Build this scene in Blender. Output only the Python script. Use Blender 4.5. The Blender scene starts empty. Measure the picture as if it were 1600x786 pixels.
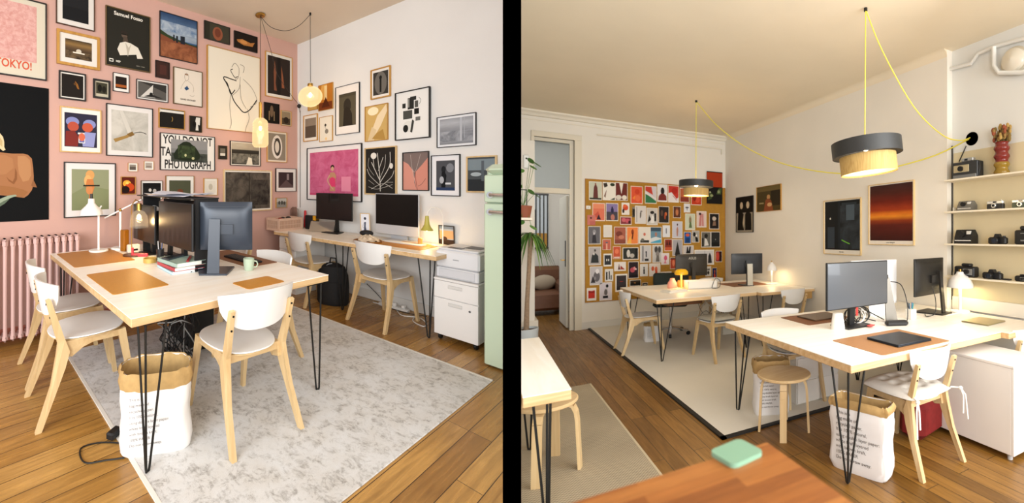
import bpy, math, random
from mathutils import Matrix, Vector
R = math.radians
SC = bpy.context.scene
COL = SC.collection
CAMH = 1.42

# ---------------------------------------------------------------- camera
# Two ordinary rectilinear views taken from one standpoint, side by side, the way the picture shows them.
# Left view: axis 40.4 deg to the left, right view: axis 33.85 deg to the right, both level.
LENS = '''
shader diptych_camera(output point position = 0.0, output vector direction = 0.0, output color throughput = 1.0)
{
  point p = camera_shader_raster_position();
  float px = p[0] * 1600.0;
  float py = (1.0 - p[1]) * 786.0;
  float X; float Y; float az;
  if (px < 800.0) { X = (px - 393.0) / 586.5; Y = (286.0 - py) / 586.5; az = -0.70511; }
  else { X = (px - 1207.0) / 691.7; Y = (369.0 - py) / 691.7; az = 0.59079; }
  float c = cos(az); float s = sin(az);
  vector d = vector(X * c + s, Y, c - X * s);
  if (px >= 800.0) {
    point ap = point(0.0);
    getattribute("cam:aperture_position", ap);
    position = point(ap[0] * c, ap[1], -ap[0] * s);
    d = d * 3.4 - vector(position);
  }
  direction = normalize(d);
  if (px > 785.5 && px < 814.5) throughput = color(0.0);
}
'''
cd = bpy.data.cameras.new('camera')
cam = bpy.data.objects.new('camera', cd); COL.objects.link(cam)
cam.location = (0, 0, CAMH); cam.rotation_euler = (R(90), 0, 0)
cd.clip_start = 0.02; cd.clip_end = 60
cd.sensor_width = 36; cd.lens = 12.2
cd.dof.use_dof = True; cd.dof.focus_distance = 3.4; cd.dof.aperture_fstop = 1.25
try:
    from cycles import osl as _osl
    _t = bpy.data.texts.new('diptych_camera.osl'); _t.write(LENS)
    cd.type = 'CUSTOM'; cd.custom_mode = 'INTERNAL'; cd.custom_shader = _t
    _osl.update_custom_camera_shader(cd, lambda *a: None)
    if not cd.custom_bytecode:
        raise RuntimeError('lens did not compile')
except Exception as _e:
    print('lens fallback:', _e)
    cd.type = 'PANO'; cd.panorama_type = 'CENTRAL_CYLINDRICAL'
    cd.central_cylindrical_range_u_min = R(-74.2); cd.central_cylindrical_range_u_max = R(63.4)
    cd.central_cylindrical_range_v_min = -0.66; cd.central_cylindrical_range_v_max = 0.5
SC.camera = cam

# ---------------------------------------------------------------- light
vs = SC.view_settings
vs.view_transform = 'Standard'; vs.look = 'None'; vs.gamma = 1; vs.use_curve_mapping = False
vs.exposure = 0.04
w = bpy.data.worlds.new('daylight'); SC.world = w; w.use_nodes = True
w.node_tree.nodes['Background'].inputs[0].default_value = (0.90, 0.95, 1.0, 1)
w.node_tree.nodes['Background'].inputs[1].default_value = 0.62
try:
    SC.cycles.use_denoising = True
    SC.cycles.max_bounces = 8
    SC.cycles.caustics_reflective = False; SC.cycles.caustics_refractive = False
    SC.cycles.sample_clamp_indirect = 6
except Exception:
    pass

ROOM_L = Matrix.Rotation(R(78), 4, 'Z')     # x along the pink wall, y towards it
ROOM_R = Matrix.Identity(4)                 # x along the cork board wall, y towards it
ROOM = ROOM_L

def area(name, loc, target, sx, sy, power, col, room):
    l = bpy.data.lights.new(name, 'AREA'); l.shape = 'RECTANGLE'; l.size = sx; l.size_y = sy
    l.energy = power; l.color = col
    o = bpy.data.objects.new(name, l); COL.objects.link(o)
    d = Vector(target) - Vector(loc)
    o.matrix_world = room @ Matrix.Translation(loc) @ d.to_track_quat('-Z', 'Y').to_matrix().to_4x4()
    return o
area('window_daylight_pink_room', (-2.4, 0.6, 1.9), (2.4, 2.2, 0.5), 2.6, 2.2, 170, (0.93, 0.97, 1.0), ROOM_L)
area('window_daylight_behind_pink_room', (1.0, -2.2, 2.0), (2.8, 3.0, 1.0), 2.6, 2.0, 70, (0.93, 0.97, 1.0), ROOM_L)
area('window_daylight_cork_room', (4.2, -1.2, 1.9), (2.2, 3.4, 0.8), 2.6, 2.1, 84, (1.0, 0.99, 0.97), ROOM_R)
area('window_daylight_behind_cork_room', (2.2, -3.2, 1.9), (2.0, 5.0, 1.6), 2.8, 2.2, 190, (1.0, 0.97, 0.91), ROOM_R)
area('hidden_fill_next_room', (1.0, 7.5, 3.05), (1.0, 9.8, 0.9), 1.2, .5, 30, (1, 0.96, 0.9), ROOM_R)  # unseen lamp added above the doorway to brighten the next room

# ---------------------------------------------------------------- materials
MATS = {}
def lin(h):
    h = h.lstrip('#')
    if len(h) == 3: h = ''.join(c * 2 for c in h)
    r = []
    for i in (0, 2, 4):
        v = int(h[i:i+2], 16) / 255
        r.append(v / 12.92 if v <= 0.04045 else ((v + 0.055) / 1.055) ** 2.4)
    return (*r, 1)
def node_mat(name):
    m = bpy.data.materials.new(name); m.use_nodes = True
    nt = m.node_tree
    return m, nt, nt.nodes['Principled BSDF']
def M(h, rough=0.6, metal=0.0, spec=0.5, coat=0.0, noise=0.0, nscale=20, trans=0.0, emit=0.0, ior=1.45):
    """plain paint, metal, plastic ... with a faint procedural mottling of its own colour"""
    k = (h, rough, metal, spec, coat, noise, nscale, trans, emit)
    if k in MATS: return MATS[k]
    m, nt, b = node_mat('m_' + h)
    b.inputs['Base Color'].default_value = lin(h)
    b.inputs['Roughness'].default_value = rough
    b.inputs['Metallic'].default_value = metal
    b.inputs['Specular IOR Level'].default_value = spec
    b.inputs['Coat Weight'].default_value = coat
    b.inputs['IOR'].default_value = ior
    b.inputs['Transmission Weight'].default_value = trans
    if emit:
        b.inputs['Emission Color'].default_value = lin(h); b.inputs['Emission Strength'].default_value = emit
    if noise:
        tc = nt.nodes.new('ShaderNodeTexCoord'); n = nt.nodes.new('ShaderNodeTexNoise')
        n.inputs['Scale'].default_value = nscale; n.inputs['Detail'].default_value = 5
        nt.links.new(tc.outputs['Object'], n.inputs['Vector'])
        r = nt.nodes.new('ShaderNodeValToRGB')
        c = lin(h)
        r.color_ramp.elements[0].position = 0.3; r.color_ramp.elements[1].position = 0.7
        r.color_ramp.elements[0].color = (*[x * (1 - noise) for x in c[:3]], 1)
        r.color_ramp.elements[1].color = (*[min(1, x * (1 + noise * 0.6)) for x in c[:3]], 1)
        nt.links.new(n.outputs['Fac'], r.inputs['Fac']); nt.links.new(r.outputs['Color'], b.inputs['Base Color'])
        bp = nt.nodes.new('ShaderNodeBump'); bp.inputs['Strength'].default_value = 0.08; bp.inputs['Distance'].default_value = 0.01
        nt.links.new(n.outputs['Fac'], bp.inputs['Height']); nt.links.new(bp.outputs['Normal'], b.inputs['Normal'])
    MATS[k] = m; return m
def ramp(nt, fac, stops):
    r = nt.nodes.new('ShaderNodeValToRGB'); cr = r.color_ramp
    while len(cr.elements) < len(stops): cr.elements.new(0.5)
    for e, (p, c) in zip(cr.elements, stops): e.position = p; e.color = lin(c) if isinstance(c, str) else c
    nt.links.new(fac, r.inputs['Fac']); return r.outputs['Color']
def mix(nt, fac, a, b, mode='MIX'):
    n = nt.nodes.new('ShaderNodeMix'); n.data_type = 'RGBA'; n.blend_type = mode
    if isinstance(fac, float): n.inputs[0].default_value = fac
    else: nt.links.new(fac, n.inputs[0])
    for i, v in ((6, a), (7, b)):
        if isinstance(v, tuple): n.inputs[i].default_value = v
        else: nt.links.new(v, n.inputs[i])
    return n.outputs[2]
def noise(nt, vec, scale, detail=4, rough=0.5, dist=0.0):
    n = nt.nodes.new('ShaderNodeTexNoise'); n.inputs['Scale'].default_value = scale; n.inputs['Detail'].default_value = detail
    n.inputs['Roughness'].default_value = rough; n.inputs['Distortion'].default_value = dist
    nt.links.new(vec, n.inputs['Vector']); return n.outputs['Fac']
def mapping(nt, scale=(1, 1, 1), rot=(0, 0, 0), loc=(0, 0, 0), src='Object'):
    tc = nt.nodes.new('ShaderNodeTexCoord'); mp = nt.nodes.new('ShaderNodeMapping')
    mp.inputs['Scale'].default_value = scale; mp.inputs['Rotation'].default_value = rot; mp.inputs['Location'].default_value = loc
    nt.links.new(tc.outputs[src], mp.inputs['Vector']); return mp.outputs['Vector']
def planks(name, along, w, c1, c2, c3, gap, rough):
    m, nt, b = node_mat(name)
    rot = (0, 0, 0) if along == 'x' else (0, 0, R(90))
    v = mapping(nt, rot=rot)
    br = nt.nodes.new('ShaderNodeTexBrick'); nt.links.new(v, br.inputs['Vector'])
    br.offset = 0.37; br.offset_frequency = 3; br.squash = 1.0
    br.inputs['Scale'].default_value = 1; br.inputs['Brick Width'].default_value = 1.15; br.inputs['Row Height'].default_value = w
    br.inputs['Mortar Size'].default_value = 0.0022; br.inputs['Mortar Smooth'].default_value = 0.3
    br.inputs['Color1'].default_value = (0, 0, 0, 1); br.inputs['Color2'].default_value = (1, 1, 1, 1); br.inputs['Mortar'].default_value = (0.5, 0.5, 0.5, 1)
    g = noise(nt, mapping(nt, (3, 40, 3) if along == 'x' else (40, 3, 3)), 1.0, 6, 0.65, 0.6)
    big = noise(nt, mapping(nt), 1.3, 3)
    pl = ramp(nt, br.outputs['Color'], [(0.0, c1), (0.5, c2), (1.0, c3)])
    gr = ramp(nt, g, [(0.25, (0.55, 0.5, 0.45, 1)), (0.7, (1.1, 1.08, 1.05, 1))])
    c = mix(nt, 1.0, pl, gr, 'MULTIPLY')
    bg = ramp(nt, big, [(0.3, (0.8, 0.77, 0.74, 1)), (0.7, (1.1, 1.1, 1.1, 1))])
    c = mix(nt, 1.0, c, bg, 'MULTIPLY')
    c = mix(nt, br.outputs['Fac'], c, lin(gap))
    nt.links.new(c, b.inputs['Base Color'])
    rr = ramp(nt, g, [(0.2, (rough + .12,) * 3 + (1,)), (0.8, (rough - .06,) * 3 + (1,))])
    nt.links.new(rr, b.inputs['Roughness'])
    bp = nt.nodes.new('ShaderNodeBump'); bp.inputs['Strength'].default_value = 0.35; bp.inputs['Distance'].default_value = 0.004; bp.invert = True
    nt.links.new(br.outputs['Fac'], bp.inputs['Height']); nt.links.new(bp.outputs['Normal'], b.inputs['Normal'])
    return m
def wood(name, base, dark, along='x', rough=0.45, k=1.0, knots=False):
    m, nt, b = node_mat(name)
    s = {'x': (2, 26, 26), 'y': (26, 2, 26), 'z': (26, 26, 2)}[along]
    g = noise(nt, mapping(nt, tuple(a * k for a in s)), 1.0, 5, 0.6, 0.8)
    c = ramp(nt, g, [(0.3, dark), (0.62, base)])
    if knots:
        kn = noise(nt, mapping(nt, (5, 9, 5)), 1.0, 1)
        c = mix(nt, ramp(nt, kn, [(0.74, (0, 0, 0, 1)), (0.8, (1, 1, 1, 1))]), c, lin(dark))
    nt.links.new(c, b.inputs['Base Color']); b.inputs['Roughness'].default_value = rough
    return m
def wallpaint(name, h, amt=0.05):
    m, nt, b = node_mat(name)
    n = noise(nt, mapping(nt), 1.6, 6); f = noise(nt, mapping(nt), 60, 3)
    c = lin(h)
    nt.links.new(ramp(nt, n, [(0.3, tuple(x * (1 - amt) for x in c[:3]) + (1,)), (0.7, c)]), b.inputs['Base Color'])
    b.inputs['Roughness'].default_value = 0.75
    bp = nt.nodes.new('ShaderNodeBump'); bp.inputs['Strength'].default_value = 0.05; bp.inputs['Distance'].default_value = 0.01
    nt.links.new(f, bp.inputs['Height']); nt.links.new(bp.outputs['Normal'], b.inputs['Normal'])
    return m

W_PINK = wallpaint('pink wall paint', 'c9a093'); W_WHITE = wallpaint('white wall paint', 'e4e3e1')
W_CREAM = wallpaint('warm white wall paint', 'eae5db'); CEIL_L = wallpaint('ceiling paint', 'e2d3c0'); CEIL_R = wallpaint('cream ceiling paint', 'ece0c8')
FLOOR_L = planks('golden parquet', 'x', 0.118, 'ac8040', 'c09656', '946a34', '3a2614', 0.26)
FLOOR_R = planks('brown parquet', 'y', 0.10, '865f28', '956c30', '6e4c1c', '201606', 0.34)
PINE = wood('pale pine board', 'f6f2ea', 'efe6d8', 'x', 0.42, 0.6, True); PINE_Y = wood('pale pine board lengthwise', 'f6f2ea', 'efe6d8', 'y', 0.42, 0.6, True)
PINE_EDGE = wood('pine board edge', 'd9b98c', 'c09a68', 'x', 0.5)
BIRCH = wood('birch leg', 'd6ba8c', 'c8a878', 'z', 0.42, 0.7); BIRCH_X = wood('birch veneer', 'd6ba8c', 'c6a474', 'x', 0.42, 0.7)
OAK = wood('oak frame', 'c99a56', 'b58343', 'z', 0.5); LIGHTOAK = wood('light oak frame', 'd9bd8e', 'c7a673', 'z', 0.5)
BLACKSTEEL = M('1e1d1b', 0.45, 0.3); WHITE = M('e9e8e6', 0.42); WHITESEAT = M('e6e5e3', 0.38)
BRASS = M('b8924a', 0.3, 1.0); CHROME = M('e2e3e5', 0.22, 1.0); BLACKPL = M('141414', 0.42); SCREEN = M('08090b', 0.18, coat=0.4)
LEATHER = M('b37c38', 0.5, noise=0.08, nscale=120); LEATHER_O = M('c1842e', 0.48, noise=0.08, nscale=120); LEATHER_B = M('7d4f30', 0.5, noise=0.08, nscale=120)
KRAFT = M('b4935f', 0.8, noise=0.12, nscale=30); PAPER = M('e9e7e6', 0.75, noise=0.03, nscale=8)

def glow_glass(h, alpha, e):
    m, nt, b = node_mat('lit amber glass')
    b.inputs['Base Color'].default_value = lin('3a2e1c'); b.inputs['Roughness'].default_value = 0.12; b.inputs['Alpha'].default_value = alpha
    b.inputs['Emission Color'].default_value = lin(h); b.inputs['Emission Strength'].default_value = e
    return m
AMBER = glow_glass('f3d296', 0.36, 1.15); CLEARGLOW = glow_glass('f6e2bd', 0.16, 0.55)
# ---------------------------------------------------------------- mesh builder
class MB:
    def __init__(s): s.v = []; s.f = []; s.m = []; s.mats = []; s.T = Matrix.Identity(4); s.cur = 0
    def mat(s, m):
        if m not in s.mats: s.mats.append(m)
        s.cur = s.mats.index(m); return s
    def add(s, vs, fs):
        n = len(s.v)
        s.v += [tuple(s.T @ Vector(p)) for p in vs]
        for f in fs: s.f.append([n + i for i in f]); s.m.append(s.cur)
        return s
    def box(s, x0, x1, y0, y1, z0, z1, bev=0.0):
        if x1 < x0: x0, x1 = x1, x0
        if y1 < y0: y0, y1 = y1, y0
        if z1 < z0: z0, z1 = z1, z0
        b = min(bev, (x1-x0)*.45, (y1-y0)*.45, (z1-z0)*.45)
        if b <= 0:
            v = [(x, y, z) for z in (z0, z1) for x, y in ((x0,y0),(x1,y0),(x1,y1),(x0,y1))]
            return s.add(v, [(3,2,1,0),(4,5,6,7),(0,1,5,4),(1,2,6,5),(2,3,7,6),(3,0,4,7)])
        def ring(i, z):
            a, c, d, e = x0+i, x1-i, y0+i, y1-i; q = b if i == 0 else b*.6
            return [(a+q,d,z),(c-q,d,z),(c,d+q,z),(c,e-q,z),(c-q,e,z),(a+q,e,z),(a,e-q,z),(a,d+q,z)]
        rs = [ring(b, z0), ring(0, z0+b), ring(0, z1-b), ring(b, z1)]
        v = [p for r in rs for p in r]; f = [tuple(range(7,-1,-1)), tuple(range(24,32))]
        for k in range(3):
            for i in range(8):
                j = (i+1) % 8; f.append((k*8+i, k*8+j, k*8+8+j, k*8+8+i))
        return s.add(v, f)
    def beam(s, a, b, w, d, w2=None, d2=None, side=(1, 0, 0)):
        """rectangular bar from a to b: w across `side`, d across the other way; may taper"""
        a = Vector(a); b = Vector(b); t = (b-a).normalized(); x = Vector(side); x = (x - t*x.dot(t)).normalized(); y = t.cross(x)
        w2 = w if w2 is None else w2; d2 = d if d2 is None else d2
        v = []
        for p, ww, dd in ((a, w, d), (b, w2, d2)):
            for i, j in ((-1,-1),(1,-1),(1,1),(-1,1)): v.append(p + x*ww/2*i + y*dd/2*j)
        return s.add(v, [(3,2,1,0),(4,5,6,7),(0,1,5,4),(1,2,6,5),(2,3,7,6),(3,0,4,7)])
    def rings(s, pts, n=12, cap=True):
        """sweep: list of (centre, radius) -> round tube"""
        P = [Vector(p) for p, r in pts]; v = []; prev = None
        for i, (p, r) in enumerate(pts):
            t = (P[min(i+1, len(P)-1)] - P[max(i-1, 0)]).normalized()
            if prev is None: x = t.orthogonal().normalized()
            else: x = (prev - t*prev.dot(t)).normalized()
            prev = x; y = t.cross(x)
            for k in range(n):
                a = 2*math.pi*k/n; v.append(P[i] + (x*math.cos(a) + y*math.sin(a))*r)
        f = []
        for i in range(len(pts)-1):
            for k in range(n):
                j = (k+1) % n; f.append((i*n+k, i*n+j, i*n+n+j, i*n+n+k))
        if cap: f.append(tuple(range(n-1,-1,-1))); f.append(tuple(range((len(pts)-1)*n, len(pts)*n)))
        return s.add(v, f)
    def tube(s, pts, r, n=8): return s.rings([(p, r) for p in pts], n)
    def cyl(s, c, r, h, n=24, r2=None, bev=0.0):
        r2 = r if r2 is None else r2
        x, y, z = c
        if bev: return s.lathe([(0,z),(r-bev,z),(r,z+bev),(r2,z+h-bev),(r2-bev,z+h),(0,z+h)], (x,y), n)
        return s.lathe([(0,z),(r,z),(r2,z+h),(0,z+h)], (x,y), n)
    def lathe(s, prof, c=(0,0), n=24, ax=1.0):
        v = []; f = []
        for r, z in prof:
            for k in range(n):
                a = 2*math.pi*k/n; v.append((c[0]+r*math.cos(a), c[1]+r*math.sin(a)*ax, z))
        for i in range(len(prof)-1):
            for k in range(n):
                j = (k+1) % n; f.append((i*n+k, i*n+j, i*n+n+j, i*n+n+k))
        return s.add(v, f)
    def sph(s, c, r, n=12, sz=1.0, sx=1.0, sy=1.0):
        v = []; f = []; m = n//2
        for i in range(m+1):
            t = math.pi*i/m
            for k in range(n):
                a = 2*math.pi*k/n; v.append((c[0]+r*sx*math.sin(t)*math.cos(a), c[1]+r*sy*math.sin(t)*math.sin(a), c[2]-r*sz*math.cos(t)))
        for i in range(m):
            for k in range(n):
                j = (k+1) % n; f.append((i*n+k, i*n+j, i*n+n+j, i*n+n+k))
        return s.add(v, f)
    def prism(s, poly, z0, z1):
        """polygon in xy between z0 and z1"""
        n = len(poly); v = [(x, y, z0) for x, y in poly] + [(x, y, z1) for x, y in poly]
        f = [tuple(range(n-1,-1,-1)), tuple(range(n, 2*n))] + [(i, (i+1)%n, n+(i+1)%n, n+i) for i in range(n)]
        return s.add(v, f)
    def prism_y(s, poly, y0, y1):
        """polygon given in xz, extruded along y"""
        n = len(poly); v = [(x, y0, z) for x, z in poly] + [(x, y1, z) for x, z in poly]
        f = [tuple(range(n)), tuple(range(2*n-1, n-1, -1))] + [(i, n+i, n+(i+1)%n, (i+1)%n) for i in range(n)]
        return s.add(v, f)
    def prism_x(s, poly, x0, x1):
        """polygon given in yz, extruded along x"""
        n = len(poly); v = [(x0, y, z) for y, z in poly] + [(x1, y, z) for y, z in poly]
        f = [tuple(range(n-1,-1,-1)), tuple(range(n, 2*n))] + [(i, (i+1)%n, n+(i+1)%n, n+i) for i in range(n)]
        return s.add(v, f)
    def grid(s, fn, nu, nv, thick=None):
        """surface fn(u,v) -> point, u,v in 0..1; with thick a closed slab along the vector thick"""
        v = [Vector(fn(i/nu, j/nv)) for j in range(nv+1) for i in range(nu+1)]
        W = nu+1; f = [(j*W+i, j*W+i+1, (j+1)*W+i+1, (j+1)*W+i) for j in range(nv) for i in range(nu)]
        if thick is not None:
            n = len(v); t = Vector(thick); v += [p + t for p in v]
            f += [tuple(n+k for k in reversed(q)) for q in f[:]]
            edge = [i for i in range(W)] + [j*W+nu for j in range(1, nv+1)] + [nv*W+i for i in range(nu-1, -1, -1)] + [j*W for j in range(nv-1, 0, -1)]
            for k in range(len(edge)):
                a, b = edge[k], edge[(k+1) % len(edge)]; f.append((b, a, n+a, n+b))
        return s.add([tuple(p) for p in v], f)
    def build(s, name, parent=None, smooth=True, ang=35):
        me = bpy.data.meshes.new(name); me.from_pydata(s.v, [], s.f)
        for m in s.mats: me.materials.append(m)
        me.polygons.foreach_set('material_index', s.m)
        me.validate(); me.update()
        if smooth:
            me.polygons.foreach_set('use_smooth', [True]*len(me.polygons))
            me.set_sharp_from_angle(angle=R(ang))
        o = bpy.data.objects.new(name, me); COL.objects.link(o)
        if parent is not None: o.parent = parent
        else: o.matrix_world = ROOM
        return o
def mb(m): return MB().mat(m)

def tag(o, label, cat, group=None, kind=None):
    if label: o['label'] = label
    if cat: o['category'] = cat
    if group: o['group'] = group
    if kind: o['kind'] = kind
    return o
def thing(name, label, cat, loc, rz=0.0, group=None, scale=1.0):
    o = bpy.data.objects.new(name, None); COL.objects.link(o); o.empty_display_size = 0.05
    o.matrix_world = ROOM @ Matrix.Translation(loc) @ Matrix.Rotation(R(rz), 4, 'Z') @ Matrix.Scale(scale, 4)
    return tag(o, label, cat, group)
def solo(m, name, label, cat, loc=(0,0,0), rz=0.0, group=None, kind=None, **k):
    """a thing that is one mesh"""
    o = m.build(name, **k); o.matrix_world = ROOM @ Matrix.Translation(loc) @ Matrix.Rotation(R(rz), 4, 'Z')
    return tag(o, label, cat, group, kind)
def struct(m, name, parent=None, **k):
    o = m.build(name, parent, **k); o['kind'] = 'structure'; return o
def text_mesh(s, size, font_shear=0.0, bold=0.0, align='LEFT', sx=1.0):
    c = bpy.data.curves.new('t', 'FONT'); c.body = s; c.size = size; c.offset = bold; c.align_x = align; c.fill_mode = 'FRONT'; c.resolution_u = 3
    o = bpy.data.objects.new('t', c); COL.objects.link(o)
    dg = bpy.context.evaluated_depsgraph_get(); me = bpy.data.meshes.new_from_object(o.evaluated_get(dg))
    vs = [(v.co.x*sx, v.co.y) for v in me.vertices]; fs = [tuple(p.vertices) for p in me.polygons]
    bpy.data.objects.remove(o); bpy.data.curves.remove(c); bpy.data.meshes.remove(me)
    return vs, fs

def grad_mat(z0, z1, stops, rough):
    m, nt, b = node_mat('printed gradient')
    tc = nt.nodes.new('ShaderNodeTexCoord'); sp = nt.nodes.new('ShaderNodeSeparateXYZ'); nt.links.new(tc.outputs['Object'], sp.inputs[0])
    mr = nt.nodes.new('ShaderNodeMapRange'); mr.inputs[1].default_value = z0; mr.inputs[2].default_value = z1; nt.links.new(sp.outputs[2], mr.inputs[0])
    st = [(float(a), h) for a, h in (q.split(':') for q in stops.split(','))]
    c = ramp(nt, mr.outputs[0], st)
    c = mix(nt, 1.0, c, ramp(nt, noise(nt, mapping(nt, (4, 4, 14)), 1.0, 5, .6), [(.3, (.82,.8,.78,1)), (.7, (1.08,)*3+(1,))]), 'MULTIPLY')
    nt.links.new(c, b.inputs['Base Color']); b.inputs['Roughness'].default_value = .6; b.inputs['Specular IOR Level'].default_value = .18; return m
def mottle_mat(c1, c2, sc, rough):
    k = ('mottle', c1, c2, sc)
    if k in MATS: return MATS[k]
    m, nt, b = node_mat('printed mottle')
    nt.links.new(ramp(nt, noise(nt, mapping(nt), sc, 6, .65, .5), [(.36, c1), (.62, c2)]), b.inputs['Base Color']); b.inputs['Roughness'].default_value = .6; b.inputs['Specular IOR Level'].default_value = .18
    MATS[k] = m; return m

# flat printed artwork: "bg;shape;shape" in a w x h sheet standing in xz at depth y, facing -y
def art(b, spec, x0, z0, w, h, y, rough=0.5):
    parts = spec.split(';')
    X = lambda u: x0 + u*w
    Z = lambda v: z0 + v*h
    b.mat(M(parts[0], .6, 0, .18)).add([(x0,y,z0),(x0+w,y,z0),(x0+w,y,z0+h),(x0,y,z0+h)], [(0,1,2,3)])
    for k, p in enumerate(parts[1:]):
        q = p.split(' ', 2); kind, c, rest = q
        yy = y - 0.0004*(k+1)
        if kind == 'g':        # smooth printed gradient, bottom to top
            n = rest.split(); x_0, y_0, x_1, y_1 = [float(t) for t in n[:4]]
            b.mat(grad_mat(Z(y_0), Z(y_1), n[4], rough)); b.add([(X(x_0),yy,Z(y_0)),(X(x_1),yy,Z(y_0)),(X(x_1),yy,Z(y_1)),(X(x_0),yy,Z(y_1))], [(0,1,2,3)]); continue
        if kind == 'm':        # mottled printed area: x0 y0 x1 y1 second colour, grain
            n = rest.split(); x_0, y_0, x_1, y_1 = [float(t) for t in n[:4]]
            b.mat(mottle_mat(c, n[4], float(n[5]), rough)); b.add([(X(x_0),yy,Z(y_0)),(X(x_1),yy,Z(y_0)),(X(x_1),yy,Z(y_1)),(X(x_0),yy,Z(y_1))], [(0,1,2,3)]); continue
        b.mat(M(c, .6, 0, .18))
        if kind == 't':
            a, sx, tx, tz, s = rest.split(' ', 4)
            vs, fs = text_mesh(s.replace('_', ' '), float(a)*h, bold=0.022*float(a)*h, align='CENTER', sx=float(sx))
            b.add([(X(float(tx))+vx, yy, Z(float(tz))+vz) for vx, vz in vs], fs); continue
        n = [float(t) for t in rest.split()]
        if kind == 'r':
            b.add([(X(n[0]),yy,Z(n[1])),(X(n[2]),yy,Z(n[1])),(X(n[2]),yy,Z(n[3])),(X(n[0]),yy,Z(n[3]))], [(0,1,2,3)])
        elif kind == 'e':
            N = 20
            b.add([(X(n[0]+n[2]*math.cos(2*math.pi*i/N)), yy, Z(n[1]+n[3]*math.sin(2*math.pi*i/N))) for i in range(N)], [tuple(range(N))])
        elif kind == 'p':
            pts = [(X(n[i]), yy, Z(n[i+1])) for i in range(0, len(n), 2)]
            b.add(pts, [tuple(range(len(pts)))])
        elif kind in 'ls':
            lw = n[0]*w/2; pts = [Vector((X(n[i]), Z(n[i+1]))) for i in range(1, len(n)-1, 2)]
            if kind == 's' and len(pts) > 2:      # smooth stroke
                cr = []
                for i in range(len(pts)-1):
                    p0, p1, p2, p3 = pts[max(i-1,0)], pts[i], pts[i+1], pts[min(i+2,len(pts)-1)]
                    for t in range(6):
                        t /= 6; cr.append(0.5*((2*p1)+(p2-p0)*t+(2*p0-5*p1+4*p2-p3)*t*t+(3*p1-p0-3*p2+p3)*t**3))
                pts = cr + [pts[-1]]
            vs = []; fs = []
            for i, q_ in enumerate(pts):
                d = (pts[min(i+1,len(pts)-1)] - pts[max(i-1,0)]).normalized(); nn = Vector((-d.y, d.x))*lw
                vs += [(q_.x-nn.x, yy, q_.y-nn.y), (q_.x+nn.x, yy, q_.y+nn.y)]
            for i in range(len(pts)-1): fs.append((2*i, 2*i+2, 2*i+3, 2*i+1))
            b.add(vs, fs)

def picture(loc, rz, w, h, fw, dp, fm, mw, mh, spec, label, group, cat='picture', lean=0.0, rough=0.35):
    """framed picture, loc = bottom centre at the wall, facing local -y"""
    t = thing('framed_picture', label, cat, loc, rz, group)
    if lean: t.matrix_world = t.matrix_world @ Matrix.Rotation(R(-lean), 4, 'X')
    f = mb(fm); y0, y1 = -dp, 0
    f.box(-w/2, w/2, y0, y1, 0, fw, 0.0015); f.box(-w/2, w/2, y0, y1, h-fw, h, 0.0015)
    f.box(-w/2, -w/2+fw, y0, y1, fw, h-fw); f.box(w/2-fw, w/2, y0, y1, fw, h-fw)
    f.build('frame', t, smooth=False)
    iw, ih = w-2*fw, h-2*fw
    if mw:
        ml, mt = (mw, mw) if not isinstance(mw, tuple) else mw
        m = mb(M(mh, 0.7)); m.box(-iw/2, iw/2, -dp*.5, -0.002, fw, h-fw); m.build('mat_board', t, smooth=False)
        b = MB(); art(b, spec, -iw/2+ml, fw+mt, iw-2*ml, ih-2*mt, -dp*.5-0.0006, rough); b.build('print', t, smooth=False)
    else:
        b = MB(); art(b, spec, -iw/2, fw, iw, ih, -dp*.5, rough); b.mat(M('333333')).box(-iw/2, iw/2, -dp*.5+.001, -.001, fw, h-fw); b.build('print', t, smooth=False)
    return t

# ---------------------------------------------------------------- furniture builders
def superpt(a, rx, ry, n=2.6):
    c, s = math.cos(a), math.sin(a)
    return rx*math.copysign(abs(c)**(2/n), c), ry*math.copysign(abs(s)**(2/n), s)
def seat_slab(b, rx, ry, z, th, back=0.86, dish=0.012, nn=2.5):
    """rounded seat, a little narrower at the back, gently dished"""
    N = 36; K = 5; v = []; f = []
    for top in (1, 0):
        for k in range(K+1):
            q = k/K
            for i in range(N):
                x, y = superpt(2*math.pi*i/N, rx, ry, nn)
                x *= (1 - (1-back)*(0.5 - y/(2*ry)))
                e = 0.006 if (k == K and top) else 0.0
                zz = z - dish*(1 - q*q) + 0.02*(y/ry*q)*0.3 - (0 if top else th) - e
                sc = q*(1 - (0.012 if (k == K and top) else 0))
                v.append((x*sc, y*sc, zz))
    H = (K+1)*N
    for t in (0, 1):
        for k in range(K):
            for i in range(N):
                j = (i+1) % N; a = t*H + k*N
                q = (a+i, a+j, a+N+j, a+N+i)
                f.append(q if t else tuple(reversed(q)))
    for i in range(N):
        j = (i+1) % N; f.append((K*N+i, H+K*N+i, H+K*N+j, K*N+j))
    b.add(v, f)
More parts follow.
